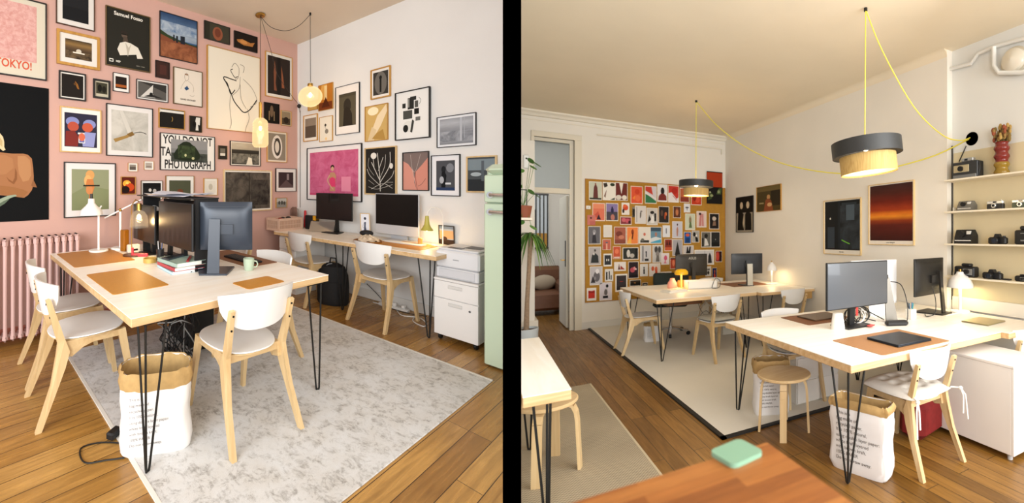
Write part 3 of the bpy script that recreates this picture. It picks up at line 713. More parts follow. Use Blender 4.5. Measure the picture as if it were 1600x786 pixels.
('P',3.727,1.295,0.404,0.337,0.006,0.022,F_BLACK,(0.05, 0.05),'e0d8d0','3a2c2c;r 8a7c7a .55 .5 .7 .9;p 5c4a48 0 0 .5 .5 1 .1 1 0','small black frame with wide white mat and a tiny dark photo, above the crate'),
('P',3.638,1.064,0.210,0.144,0.005,0.02,F_GOLD,0.0,'','8a8880;r b8b4aa 0 .6 1 1;e 4c4a44 .3 .5 .1 .2;e 4c4a44 .55 .5 .1 .22;e 4c4a44 .78 .45 .1 .2','tiny gold frame with a grey crowd, lowest of all just above the crate'),
('P',1.033,1.077,0.499,0.551,0.01,0.022,F_BLACK,(0.06, 0.06),'dfd9d6','7f8560;p 8c9070 0 .4 .4 .6 1 .5 1 1 0 1;e d09a5c .48 .86 .12 .12;e e0a86a .42 .72 .1 .14;p c47a44 .36 .6 .4 .76 .56 .76 .6 .56 .54 .4 .56 .25 .44 .22 .46 .4;e c98450 .46 .5 .09 .12;r 2c2418 .3 .58 .74 .62','black framed picture of a blond figure with a black bar on green'),
('W',3.708,2.459,0.185,0.137,0.005,0.02,F_GOLD,0,'','caa25c;r e2c88c .2 .3 .8 .8','small gold frame almost hidden behind the round glass pendant lamp'),
('W',3.468,2.424,0.258,0.359,0.006,0.02,F_GOLD,0,'','c07a2c;p e0a858 0 .45 .2 1 .6 1 .4 .4;r 7a3c1c 0 0 1 .3;r f0d49a .4 .4 .6 .95;p 5a2c18 .2 .1 .5 .5 .8 .1','gold framed amber picture of a tower to the right of the round glass pendant'),
('W',3.751,2.021,0.275,0.381,0.011,0.022,F_OAK,(0.02, 0.04),'e6dfd4','5a4c40;r 8c7c6c 0 .6 1 1','narrow oak frame with a small brown photo, leftmost below the round pendant lamp'),
('W',3.462,1.991,0.235,0.345,0.006,0.02,F_GOLD,0,'','e4dccc;e 4a4238 .45 .66 .08 .06;e 8a8276 .55 .4 .14 .1;e e8c890 .5 .1 .08 .06;s 6a6258 .02 .4 .6 .5 .5 .6 .35','narrow gold frame with small marks on cream paper, under the amber tower picture'),
('W',3.102,2.057,0.383,0.636,0.006,0.022,F_BLACK,(0.05, 0.1),'e9e4df','57503f;e 332d25 .5 .62 .22 .22;p 2c261f .25 .0 .3 .5 .45 .6 .62 .55 .78 .35 .8 0;r 4a4436 0 .9 1 1','tall black frame with wide white mat around a shadowy portrait'),
('W',2.611,2.434,0.268,0.362,0.014,0.025,F_GOLD,(0.018, 0.03),'e6e2dc','3a3734;e 6c6862 .5 .5 .4 .5;r 1c1b1a .44 .1 .56 .7;e 1c1b1a .5 .74 .09 .09','gold framed black and white photo of a standing figure, highest on the white wall'),
('W',2.671,1.929,0.318,0.434,0.007,0.022,F_GOLD,0,'','c9a868;e f2e4c0 .35 .85 .25 .12;p e8d4b0 .3 .3 .55 .7 .95 1 .98 .8 .7 .4 .45 .15;p d8c29a .1 0 .3 .4 .5 .3 .4 0;p b08a48 .3 .05 .5 .2 .8 .3 .9 0','gold framed shiny picture of pale draped cloth, under the standing figure photo'),
('W',2.210,1.906,0.406,0.546,0.01,0.035,F_BLACK,0,'','e8e7e4;r 2a2a28 .36 .62 .55 .86;r 4a4a46 .22 .42 .5 .6;r 1c1c1a .56 .5 .7 .62;r 6a6a66 .6 .36 .74 .44;r 2c2c2a .44 .8 .62 .88;e dcdbd6 .38 .26 .16 .12;e 1f1f1d .3 .22 .08 .08;p 3a3a37 .44 .14 .5 .4 .56 .36 .5 .12;r 2f2f2c .2 .66 .3 .76;s 4a4a46 .01 .7 .84 .76 .78 .72 .7;r 8a8a85 .37 .66 .42 .84;r 53534f .58 .64 .68 .78','black framed collage of black and white cut outs on white paper'),
('W',1.748,1.788,0.382,0.322,0.007,0.022,F_BLACK,(0.022, 0.022),'e4e6ea','8b8f96;g - 0 0 1 1 0:7a7e86,.2:a8acb4,.35:6a6e76,.55:8c9098,.8:b0b4bc,1:9a9ea6;m 6a6e76 0 .1 1 .5 a4a8b0 8;r b4b8c0 .62 .1 .68 1;r a8acb4 .74 .2 .76 1','black framed wide grey seascape photo, topmost on the right of the white wall'),
('W',3.345,1.180,0.941,0.742,0.01,0.025,F_BLACK,(0.045, 0.06),'e6e0e0','d65a84;m b84e74 0 0 1 1 cc6c90 7;r c85078 .34 .1 .345 .95;r c85078 .62 .05 .625 .95;r e08aa4 .68 .1 .86 .42;r c04a72 .2 .2 .3 .21;r c04a72 0 0 1 .05;e 3a2420 .5 .64 .04 .05;e caa084 .5 .6 .03 .05;p b98a6c .43 .44 .46 .52 .54 .52 .58 .44 .55 .2 .56 .1 .44 .1 .45 .2;p d6406c .45 .2 .44 .38 .5 .42 .56 .38 .56 .2;s caa084 .02 .44 .46 .4 .34 .47 .2 .52 .14','black framed bright pink photo of a woman in a pink dress above the monitor'),
('W',2.615,1.279,0.433,0.572,0.014,0.026,F_LOAK,0,'','25221f;s d0ccc4 .02 .5 .05 .48 .4 .4 .9;s d0ccc4 .02 .48 .3 .2 .7;s d0ccc4 .018 .5 .25 .8 .6 .82 .9;s c0bcb4 .015 .46 .2 .15 .4 .05 .55;s c0bcb4 .015 .5 .15 .85 .35 .95 .5;s d0ccc4 .015 .44 .5 .6 .8;s d0ccc4 .015 .3 .55 .25 .85;s c0bcb4 .012 .5 .35 .65 .6 .68 .85;s a8a49c .012 .1 .15 .4 .1 .9 .2;s a8a49c .012 .1 .3 .3 .2;s a8a49c .012 .7 .25 .92 .25;e e0dcd4 .28 .84 .1 .07;e d8d4cc .86 .6 .06 .06;s c0bcb4 .012 .2 .1 .6 .22 .9 .12;s a8a49c .012 .3 .4 .1 .6 .12 .8','pale oak frame with white branches and birds on a dark ground'),
('W',2.176,1.336,0.304,0.429,0.008,0.022,F_BLACK,0,'','7a6a66;p d09080 0 .78 .2 .7 .42 .5 .45 .2 .55 0 0 0;p cc8a7a 1 .86 .75 .66 .5 .48 .45 .3 .55 0 1 0;s c9bcb4 .01 .3 .95 .36 .6 .48 .2;s c9bcb4 .01 .7 .95 .5 .5 .38 .55;s 4a3a38 .012 .6 .1 .75 .16 .9 .3;s 9a5a50 .02 .5 .5 .52 .25 .58 0','black framed close photo of pinkish skin with fine chains'),
('W',1.852,1.285,0.295,0.426,0.008,0.024,F_BLACK,(0.045, 0.05),'e6e6ea','4a4c52;e 1e2024 .4 .7 .12 .12;p 15171b .28 .1 .3 .6 .45 .66 .56 .5 .5 .1;e a8acb4 .3 .35 .12 .12;r d0d4da .5 .2 .8 .26;r 2a3a5c 0 0 1 .1;e 7c8088 .75 .75 .2 .15','black framed white matted photo of a seated man seen in grey light'),
('W',1.512,1.328,0.269,0.354,0.014,0.026,F_LOAK,0,'','4a5054;r 7c8a92 0 .62 1 .95;r 2c3034 0 0 1 .35;e a8b4ba .3 .5 .2 .06;r 586068 .5 .3 .6 .9','pale oak frame with a grey blue street view, partly behind the green fridge'),
('R',6.485,1.485,0.569,0.605,0.006,0.02,F_BLACK,0,'','a89e8c;r 12100e .0 .55 1 1;e 14120f .3 .72 .2 .2;e 14120f .72 .72 .2 .2;e cdbb9e .32 .76 .09 .1;e cdbb9e .7 .76 .09 .1;p 0f0d0b .08 .05 .12 .55 .3 .62 .46 .5 .48 .05;p 0f0d0b .54 .05 .54 .5 .7 .62 .9 .5 .92 .05;p cdbb9e .4 .25 .46 .5 .5 .3 .44 .1','black framed photo of two women with long dark hair in black'),
('R',5.745,1.807,0.687,0.397,0.006,0.022,F_GOLD,0,'','4a3e20;r 6a5a34 0 .8 1 1;r 2c2414 .6 .2 1 .8;e b88a5a .5 .56 .07 .1;p 8a4a2c .3 .0 .38 .45 .5 .5 .62 .4 .7 0;r 94845c .1 .3 .3 .36;e caa070 .55 .25 .1 .08','gold framed dark painting of a seated woman'),
('R',4.089,1.190,0.670,0.689,0.008,0.022,F_PALE,0,'','e2dcd0;r 17191b .02 .075 .98 .985;m 17191b .4 .1 .98 .9 333b42 4;r 4a5660 .62 .62 .84 .92;r 1f2428 .4 .1 .46 .98;r 343c44 .1 .1 .3 .5;s 6cae3c .02 .5 .26 .62 .22 .72 .19;e d8d4c8 .18 .66 .02 .02;t 4a463e .03 1 .5 .028 Blue_Paris;r 2c343a .5 .9 .9 .94','pale wood framed poster of a nearly black night scene, left of the sunset poster'),
('R',3.312,1.322,0.639,0.685,0.008,0.022,F_PALE,0,'','e6ddd0;g - .02 .06 .98 .985 0:3a1612,.28:5a1f16,.36:8e3818,.43:e08a28,.48:d8741f,.54:a03a18,.7:6a2012,.85:4a2018,1:3a2220;t 4a463e .028 1 .5 .022 Luana_Palangieri','large pale wood framed poster of a dark red and orange sunset'),
]
NUDE = [(-0.75, 0.654, 1.071, 2.322), ('a06e4a', [(-0.007, 1.616), (0.17, 1.678), (0.264, 1.694), (0.361, 1.687), (0.441, 1.691), (0.482, 1.681), (0.513, 1.647), (0.523, 1.564), (0.528, 1.486), (0.528, 1.414), (0.513, 1.354), (0.482, 1.307), (0.451, 1.284), (0.4, 1.291), (0.336, 1.304), (0.264, 1.311), (0.125, 1.286), (-0.007, 1.262)]), ('845636', [(0.381, 1.56), (0.395, 1.514), (0.395, 1.455), (0.371, 1.408), (0.331, 1.437), (0.312, 1.478), (0.331, 1.455), (0.361, 1.432), (0.376, 1.467)]), ('b08058', [(0.4, 1.666), (0.461, 1.669), (0.497, 1.634), (0.507, 1.563), (0.507, 1.492), (0.487, 1.444), (0.441, 1.432), (0.41, 1.502), (0.4, 1.596)]), ('a87650', [(0.217, 1.669), (0.302, 1.673), (0.361, 1.641), (0.371, 1.56), (0.312, 1.501), (0.217, 1.482)]), ('966640', [(0.264, 1.397), (0.361, 1.385), (0.441, 1.361), (0.482, 1.337), (0.441, 1.29), (0.361, 1.298), (0.264, 1.323)]), ('8a5c3c', [(0.523, 1.456), (0.544, 1.408), (0.554, 1.378), (0.523, 1.384), (0.507, 1.396)]), ('d6c29a', [(0.226, 1.874), (0.264, 1.866), (0.288, 1.833), (0.297, 1.788), (0.297, 1.742), (0.307, 1.719), (0.288, 1.707), (0.264, 1.729), (0.226, 1.709)]), ('bfa677', [(0.254, 1.842), (0.283, 1.798), (0.283, 1.741), (0.264, 1.763), (0.25, 1.807)]), ('93a08a', [(0.217, 1.239), (0.264, 1.277), (0.322, 1.305), (0.381, 1.315), (0.395, 1.303), (0.351, 1.287), (0.293, 1.259), (0.24, 1.221)]), ('5c6a58', [(0.24, 1.221), (0.293, 1.259), (0.341, 1.281), (0.302, 1.236), (0.264, 1.209)])]
PRINTS = [
(1.534,1.974,0.190,0.286,'c9ccb8;p 6a3a34 .3 .08 .36 .7 .46 .86 .56 .86 .66 .7 .72 .08;e 8a4a40 .5 .9 .06 .06;r 3a3a30 0 0 1 .1','a maroon robed figure on pale green','first print in the top row'),
(1.734,1.980,0.189,0.283,'ece6da;p 3a3028 0 .95 .3 1 .4 .8 .1 .7;p 8a6a5a .05 .2 .3 .6 .2 .1;e 2c3a26 .8 .9 .2 .1;p 4a4a40 .6 .0 1 .15 1 0','a cream shape with dark corners','second in the top row'),
(1.925,1.984,0.193,0.287,'6a2c26;p ece4d8 .3 1 .65 1 .5 .35;e ddd4c8 .25 .15 .25 .14;e e8dfd2 .75 .15 .22 .14','a dark red coat opened in a white V','third in the top row'),
(2.167,1.943,0.191,0.285,'e05a38;e d04428 .55 .7 .22 .16;p f08a3c .1 .3 .4 .5 .3 .2;e e87048 .6 .3 .25 .2','an orange red head in profile','fourth in the top row'),
(2.399,1.957,0.195,0.286,'d8cfd4;p cc4434 0 1 .55 1 .7 .5 0 .75;p 3a7a50 0 .0 0 .6 1 .12 1 0;p e8e0e0 0 .7 1 .3 1 .2 0 .55','red white and green diagonals','fifth in the top row'),
(2.595,1.994,0.177,0.292,'e6e2e2;e 1f1918 .52 .62 .2 .22;p 7a2f2a .05 .05 .12 .32 .35 .46 .7 .46 .92 .32 .95 .05','the back of a dark head over maroon shoulders','sixth in the top row'),
(2.792,1.992,0.191,0.286,'c4382a;p e6dede 0 .55 .3 .6 .8 .2 1 .3 1 0 0 0;e b02a20 .6 .7 .3 .2;s a8382c .05 .4 .4 .7 .2 .8 .1','a red garment over white','left of the hanging drum lamp'),
(2.991,2.000,0.174,0.284,'b8603c;p e6e0da .0 .85 1 .9 1 1 0 1;r 8a3a28 0 0 1 .3','a brown orange torso','half covered by the drum lamp shade'),
(3.210,1.963,0.196,0.310,'c03c20;e d8543a .6 .3 .25 .2;e 8a2414 .3 .5 .2 .3','a deep red close up','just below the drum lamp rim'),
(1.581,1.655,0.184,0.276,'e0785c;p c85a48 .1 .3 .45 .55 .6 .3 .4 .1;p 3a2430 .3 .05 .5 .35 .7 .05;r e8906c 0 .7 1 1','a pink and orange sky over a peak','upper left with a dark tip'),
(1.781,1.659,0.187,0.278,'8a7aa8;r 4a4450 0 .0 1 .52;e 2c2a4c .52 .6 .13 .16;e b8786c .55 .18 .18 .18;e 2a2848 .5 .78 .06 .06','a purple dusk with a standing figure','beside the pink sky'),
(1.988,1.761,0.123,0.192,'e8e0d8;e cc4a2c .5 .6 .38 .25;e 3a2420 .2 .3 .15 .2;e e06a3c .4 .75 .25 .14','orange petals on white','upright and small'),
(1.995,1.602,0.177,0.128,'8a3a40;e d06a72 .3 .6 .2 .3;e c85a68 .65 .5 .22 .3;e 3a1a20 .85 .3 .12 .25','pink blossoms in the dark','wide and small'),
(1.473,1.590,0.116,0.153,'cc7a70;e 5a3030 .45 .72 .14 .1;r c06a62 .3 .0 1 .4','a borderless pink face','half over the print beside it'),
(1.430,1.833,0.066,0.052,'ece8e2;r b8b0a8 .35 .4 .6 .6','a tiny white card','at the left edge of the cork'),
(2.131,1.725,0.069,0.166,'4a4640;e 24201c .5 .5 .4 .4;r 7c766c 0 .8 1 1','a small dark grey cut out','tucked under a larger print'),
(2.229,1.621,0.180,0.293,'d8d2ce;r 8a8480 .1 .05 .16 .95;e 6a6460 .52 .55 .06 .2;r 5a5450 .44 .3 .5 .6;e 8a8480 .6 .7 .08 .05','a slim grey dancer','with a white border'),
(2.421,1.603,0.185,0.282,'c8c2bc;e 2a2624 .5 .75 .2 .1;p 1f1c1a .05 .1 .2 .6 .4 .3;p e8e4de .3 .1 .5 .6 .8 .4 .7 .1;r 2a2624 .7 .2 .9 .7','a figure with crossed arms in black and white','in the second row'),
(2.622,1.637,0.184,0.283,'2a2422;e cc6a38 .7 .55 .12 .12;e a84a28 .62 .4 .08 .2;e 5a4238 .3 .6 .12 .2','an orange glow in near black','in the second row'),
(2.853,1.730,0.136,0.198,'5a3424;e b8744c .5 .5 .2 .32;e 8a4c30 .5 .8 .1 .12','a brown bronze torso','small beneath the drum lamp'),
(3.035,1.829,0.117,0.154,'dcdce0;e 4a4c54 .5 .55 .3 .1;r 5a5c64 .45 .2 .55 .6','a grey bird like mark','small and white'),
(3.095,1.528,0.184,0.282,'c8ccb4;e 8a7a5c .5 .6 .14 .26;p 5c6c44 .35 .1 .45 .5 .6 .5 .7 .1;e b89878 .5 .82 .07 .07','a pale greenish nude figure','under the white bird print'),
(3.309,1.575,0.187,0.284,'dcc4bc;p c07a74 .2 .05 .3 .8 .5 .9 .45 .05;p c88680 .52 .05 .5 .85 .7 .85 .75 .05;e 3a2422 .32 .85 .14 .08','a pair of pink figures','left of the dark portrait'),
(3.554,1.544,0.194,0.283,'1f1a18;e c8b8a8 .5 .68 .22 .14;p 8a6a54 .3 .2 .4 .5 .65 .5 .7 .2','a dark portrait with a white hat','below the red and black poster'),
(1.517,1.294,0.184,0.277,'6c6a70;e 9a989c .5 .7 .14 .14;p 3a383e .3 .05 .35 .5 .6 .55 .7 .05;e d0ccd0 .48 .6 .07 .08','a grey figure with raised arms','leftmost in the third row'),
(1.715,1.402,0.128,0.191,'eae6de;r e2dcd2 .1 .1 .9 .9','a blank white card','beside the grey raised arms'),
(1.699,1.204,0.125,0.165,'c86a58;r e8b8a0 .42 .0 .58 .6;e 4a6a7c .5 .72 .18 .06;r b85a4a 0 0 .3 .5','a salmon print with a pale stripe','beneath the blank card'),
(1.906,1.290,0.185,0.279,'a8604c;e 7a3c30 .4 .6 .3 .16;e c88068 .6 .4 .25 .12;r 8a4a3c 0 0 1 .25','a red brown tangle of bodies','in the third row'),
(2.100,1.288,0.188,0.282,'ee8a48;e 8a3a20 .5 .72 .12 .16;p 5a2818 .42 .3 .5 .7 .6 .65 .52 .25;p f0b850 0 0 .3 .5 .4 0','an orange flame like print','right of the red brown tangle'),
(2.297,1.298,0.197,0.272,'e4dcd0;e c86a54 .48 .56 .11 .1;r 3a3834 .1 .02 .9 .18;e 6a665c .3 .2 .15 .1','a pink flower over dark leaves','in the third row'),
(2.486,1.296,0.193,0.278,'6a90a4;p d8dcdc 0 .3 .5 .4 1 .3 1 .1 0 .05;e b07a64 .5 .55 .1 .14;r 3c5060 0 .75 1 1;p 4aa0c0 0 .05 1 .25 1 0 0 0','a blue swimming pool','right of the pink flower'),
(2.665,1.401,0.128,0.201,'dcdce0;r 4a4a54 .42 .3 .55 .65;e 3a3a42 .48 .7 .07 .08','a small dark figure on white','left of the standing nude'),
(2.859,1.386,0.182,0.286,'c4c2cc;p b07c68 .42 .1 .4 .55 .52 .72 .6 .5 .55 .1;e 4a2c28 .5 .82 .07 .07','a standing nude on lilac grey','tall in the third row'),
(3.047,1.291,0.131,0.201,'2c5a9a;e cc5a3c .5 .75 .3 .14;r 1c3c6c .2 0 .8 .5','a blue and red print','small and saturated'),
(3.197,1.311,0.138,0.203,'a8a49c;e 1f1e1c .3 .7 .2 .2;p 1a1918 .5 .0 .4 .5 .8 .4 .9 0;e e8e4dc .6 .6 .1 .1','a tangle of black limbs','right of the blue and red print'),
(3.395,1.222,0.183,0.275,'6a665e;p dcd8d0 .3 .05 .35 .6 .6 .5 .8 .1;e 24221f .5 .75 .2 .15;r 1c1b19 0 0 .2 .6','a person in a white shirt','left half of a dark pair'),
(3.582,1.220,0.183,0.279,'2a2a28;e 8a8a84 .5 .5 .05 .05;r 1c1c1a 0 0 1 .3','an almost black print','right half of a dark pair'),
(1.523,0.973,0.181,0.283,'b8b2b2;p 34383a .15 .1 .25 .55 .5 .7 .8 .5 .85 .1;e 5a5450 .52 .82 .09 .08;e dcd8d4 .42 .62 .08 .07','a seated woman in a dark dress','leftmost in the fourth row'),
(1.714,0.947,0.125,0.200,'e8e4de;r 33363a .08 .1 .92 .9;e e8e6e2 .38 .5 .07 .1;e e8e6e2 .62 .5 .07 .1','two white dots on charcoal','second in the fourth row'),
(1.853,1.062,0.117,0.196,'cc5a3c;e e8805c .5 .6 .28 .22;r ecdcd0 .1 .04 .9 .14','a round orange red form','small in the fourth row'),
(2.069,1.040,0.255,0.199,'2e312e;e d0ccc4 .35 .5 .12 .35;e b8b4ac .6 .3 .16 .2;r 1c1e1c .8 0 1 1','a white horse like shape on black','wide in the fourth row'),
(2.312,0.988,0.183,0.282,'c9c6c6;r 7c7a7c .16 .05 .3 1;r 2a2a2c .4 .06 .8 .2;e 3a3a3c .55 .6 .07 .08;r 4a4a4c .5 .3 .62 .55','a grey studio with a seated figure','left of the masked head'),
(2.514,0.981,0.175,0.291,'c8c4c0;e 4a4644 .35 .75 .18 .2;e 4a4644 .7 .75 .16 .2;e 8a8682 .5 .5 .2 .16;p 6c6864 .3 .02 .4 .4 .65 .4 .7 .02','a masked head between two hands','above the pink portrait'),
(2.645,0.941,0.138,0.195,'e8dcdc;e d8607c .55 .58 .22 .24;p e08a9c .3 .08 .5 .4 .7 .08','a pink tinted portrait','small beside the monitor'),
(2.700,1.170,0.135,0.200,'8a3424;p 2c1a18 .2 .5 .3 .95 .45 .5;p 2c1a18 .55 .5 .7 .95 .8 .5;r c85a34 0 0 1 .3','two dark peaks over red','small above the monitor'),
(2.864,1.084,0.180,0.282,'a8a4a8;p 2a2826 .2 .0 .35 .5 .5 .9 .62 .55 .8 0','a tall black cloak on grey','rising behind the monitor'),
(3.062,1.111,0.192,0.148,'c9c0bc;p 1f1d1c .25 0 .35 .9 .45 .9 .5 .3 .62 .95 .75 .9 .7 0','two dark upright legs','just above the monitor logo'),
(3.362,0.909,0.377,0.270,'d4d0ce;r c9b8b0 0 .0 .45 .6;p 2c2a2c .7 .05 .72 .6 .8 .85 .88 .6 .92 .05;r b8b4b2 .5 0 .54 1','a black dress at the right of a wide spread','behind the right of the monitor'),
(3.648,0.954,0.130,0.199,'8a2c28;e c84a3c .3 .5 .28 .4;r 2c1414 .6 0 1 1','a red face in the dark','at the right edge of the cork'),
(2.790,0.865,0.118,0.192,'b84a34;e e88a64 .5 .5 .2 .3;r 5a2018 0 .85 1 1','a glowing red bottle shape','left of the monitor'),
(1.903,0.867,0.182,0.144,'e8e0da;p 5a2c2a .3 .1 .4 .9 .5 .1;p a84434 .5 .1 .55 .6 .95 .1','a red staircase shape on white','wide in the fifth row'),
(2.115,0.739,0.165,0.271,'2c2026;e b8505c .4 .5 .25 .16;e d88a8c .6 .6 .12 .1;e e0c8c8 .75 .55 .09 .06;r 1c1418 0 0 1 .2','dark red figures crowded together','right of the red staircase'),
(2.286,0.765,0.130,0.200,'dcd8d4;r 1c1c1c .4 .15 .6 .6;e 24221f .5 .7 .09 .09','a small black bottle on white','right of the crowded figures'),
(2.466,0.758,0.190,0.211,'e8dcd2;e d0603c .3 .6 .14 .2;e d8704c .62 .55 .14 .22;p cc5434 .5 .1 .55 .5 .75 .4 .75 .1','orange silhouettes on white','above the office chair'),
(2.663,0.749,0.188,0.074,'e8dcd4;r d8a08c .4 .1 .8 .7','a pale wide strip with pink','just above the office chair back'),
(1.543,0.667,0.185,0.286,'c4c0c4;e 6c686c .55 .45 .28 .3;e e8e4e6 .6 .75 .16 .14;p 3c383c .05 .1 .2 .5 .45 .1;e 8c888c .4 .35 .1 .1','a grey carved stone face','large in the fifth row'),
(1.734,0.713,0.125,0.191,'dcd8d4;r 24221f .1 .1 .3 .8;r 2c2a28 .45 .15 .6 .85;r 5a5854 .7 .1 .85 .5','dark uprights on white','right of the stone face'),
(1.925,0.539,0.187,0.280,'e8e2da;r 3a3234 .06 .06 .94 .94;r 8a3430 .35 .55 .65 .6;r 2c2628 .06 .06 .94 .3','a charcoal print with a thin red line','above the table corner'),
(2.146,0.611,0.181,0.103,'1f1a16;e b87a38 .45 .6 .08 .2;r 3a2c20 0 .6 1 1','a wide dark print with an amber spot','just above the table edge'),
(2.302,0.601,0.089,0.059,'2c2a28;r c8c4bc .2 .3 .8 .5','a tiny dark print','beside the office chair at table level'),
(1.477,0.431,0.137,0.195,'e8e2da;r c03428 .12 .16 .88 .82;e e8d0c8 .5 .82 .2 .05;r 8a2420 .12 .62 .88 .74','a red square on white','lowest on the left'),
(1.685,0.419,0.187,0.279,'d4ccd4;e 1a1a1a .62 .82 .12 .1;p c0b8b8 .3 .3 .4 .65 .65 .7 .7 .4 .6 .25;r 1c1c1c .25 .1 .7 .24;e 6a6464 .5 .45 .14 .18','a nude bust on a black plinth','lowest row beside the red square'),
(3.560,0.570,0.089,0.281,'1c2c54;p c8482c .3 .1 .35 .6 .55 .7 .75 .5 .8 .1;e cc5434 .55 .78 .14 .1','an orange figure on night blue','bottom right behind the white box'),
(3.440,0.704,0.111,0.179,'ddd8d2;e 3a3632 .5 .35 .2 .2;r 7a7670 .3 .6 .8 .8','a small grey still life','right of the monitor base'),
]

def hang(which):
    global ROOM
    for (wl, c, z, w_, h_, fw, dp, fm, mw, mh, spec, lab) in PICS:
        if wl != which: continue
        if wl == 'P': loc, rz, g = (c, WY-.001, z), 0, 'pictures on the pink wall'
        elif wl == 'W': loc, rz, g = (WX-.001, c, z), -90, 'pictures on the white wall'
        else: loc, rz, g = (3.79-.001, c, z), -90, 'pictures on the cream wall'
        if isinstance(mw, tuple): mw = (min(mw[0], w_*.33), min(mw[1], h_*.33))
        elif mw: mw = min(mw, w_*.3, h_*.3)
        picture(loc, rz, w_, h_, fw, dp, fm, mw, 0, spec, lab, g) if not mh else picture(loc, rz, w_, h_, fw, dp, fm, mw, mh, spec, lab, g)
hang('P'); hang('W')

# --- large unframed photo poster of a bare shoulder, left of the black framed pictures
b = MB(); b.mat(M('0e0f10', .7, 0, .12)).box(NUDE[0][0], NUDE[0][1], -.0055, -.001, NUDE[0][2], NUDE[0][3])
for k, (h_, pts) in enumerate(NUDE[1:]): b.mat(M(h_, .7, 0, .12)).add([(x, -.006-.0004*k, z) for x, z in pts], [tuple(range(len(pts)))])
solo(b, 'photo_poster', 'large black unframed photo poster of a bare shoulder and back above the radiator', 'poster', (0, WY, 0), 0, smooth=False)

# --- radiator
RAD = M('d3b0aa', 0.36)
t = thing('radiator', 'dusty pink cast iron column radiator against the pink wall', 'radiator', (0.885, 3.86, 0), 0)
for k in range(17):
    x = -0.026 - k*0.0572
    b = mb(RAD)
    for y, q in ((-0.055, 1.15), (0.055, .6)):
        b.rings([((x, y, 0.10), 0.016*q), ((x, y, 0.16), 0.0135*q), ((x, y, 0.84), 0.0135*q), ((x, y, 0.90), 0.017*q)], 10)
    b.box(x-0.021, x+0.021, -0.078, 0.078, 0.865, 0.94, 0.02); b.box(x-0.021, x+0.021, -0.078, 0.078, 0.065, 0.125, 0.02)
    if k in (0, 16):
        b.box(x-0.018, x+0.018, -0.07, -0.04, 0, 0.07, 0.006); b.box(x-0.018, x+0.018, 0.04, 0.07, 0, 0.07, 0.006)
    b.build('column', t)
mb(RAD).tube([(-0.95, 0, 0.095), (0.0, 0, 0.095)], 0.017, 12).build('pipe', t)

# --- rug
m, nt, bs = node_mat('distressed rug')
v = mapping(nt)
n1 = noise(nt, v, 2.4, 5, .7); n2 = noise(nt, v, 14, 8, .8, .6); n3 = noise(nt, v, 260, 2); n4 = noise(nt, mapping(nt, (60, 30, 30)), 1.0, 5, .7)
area_ = ramp(nt, n1, [(0.36, (0.25,)*3+(1,)), (0.62, (1,1,1,1))])
fl = mix(nt, 1.0, ramp(nt, n2, [(0.47, (0,0,0,1)), (0.62, (1,1,1,1))]), ramp(nt, n4, [(0.42, (0,0,0,1)), (0.58, (1,1,1,1))]), 'MULTIPLY')
c = mix(nt, area_, lin('dfe1e4'), lin('d0cdc9'))
c = mix(nt, mix(nt, 1.0, fl, area_, 'MULTIPLY'), c, lin('7f7a75'))
fb = mix(nt, 1.0, ramp(nt, n2, [(0.5, (0,0,0,1)), (0.68, (.8,.8,.8,1))]), area_, 'MULTIPLY')
c = mix(nt, fb, c, lin('a09b95'))
c = mix(nt, 1.0, c, ramp(nt, n3, [(0.3, (.88,.88,.88,1)), (0.7, (1,1,1,1))]), 'MULTIPLY')
nt.links.new(c, bs.inputs['Base Color']); bs.inputs['Roughness'].default_value = 0.95
bp = nt.nodes.new('ShaderNodeBump'); bp.inputs['Strength'].default_value = .3; bp.inputs['Distance'].default_value = .003; nt.links.new(n3, bp.inputs['Height']); nt.links.new(bp.outputs['Normal'], bs.inputs['Normal'])
RUG = m
t = thing('area_rug', 'pale grey distressed rug under the pink room desk', 'rug', (0.685, 1.075, 0))
b = mb(RUG); b.box(0, 2.32, 0, 2.36, 0.0, 0.008, 0.003); b.build('pile', t, smooth=False)
b = mb(M('dcd8d0', .9)); b.box(-0.008, 0.012, 0, 2.36, 0, 0.0095); b.build('binding', t, smooth=False)
mb(M('dcd8d0', .9)).box(2.308, 2.328, 0, 2.36, 0, 0.0095).build('binding', t, smooth=False)

# --- big desk
TZ = 0.785
hairtable('desk', 'large pale pine desk on black hairpin legs standing on the grey rug', 0.625, 2.01, 1.735, 3.78, TZ, 0.045,
          [(0.09+0.625, 1.768, 1, 1), (1.925, 1.762, -1, 1), (0.715, 3.70, 1, -1), (1.925, 3.70, -1, -1)], None, 'x', 0.10)
mat_on(0.665, 1.13, 3.03, 3.72, TZ, 'tan leather desk mat at the far left corner of the big desk', LEATHER, 0)
mat_on(0.675, 1.02, 2.16, 2.75, TZ, 'orange tan leather desk mat at the near left edge of the big desk', LEATHER_O, 0)
mat_on(1.35, 1.645, 1.78, 1.96, TZ, 'small orange tan leather mat behind the front chair of the big desk', LEATHER_O, 0)
mat_on(1.70, 2.0, 2.25, 2.95, TZ, 'dark brown leather desk mat under the black keyboard', LEATHER_B, 0)

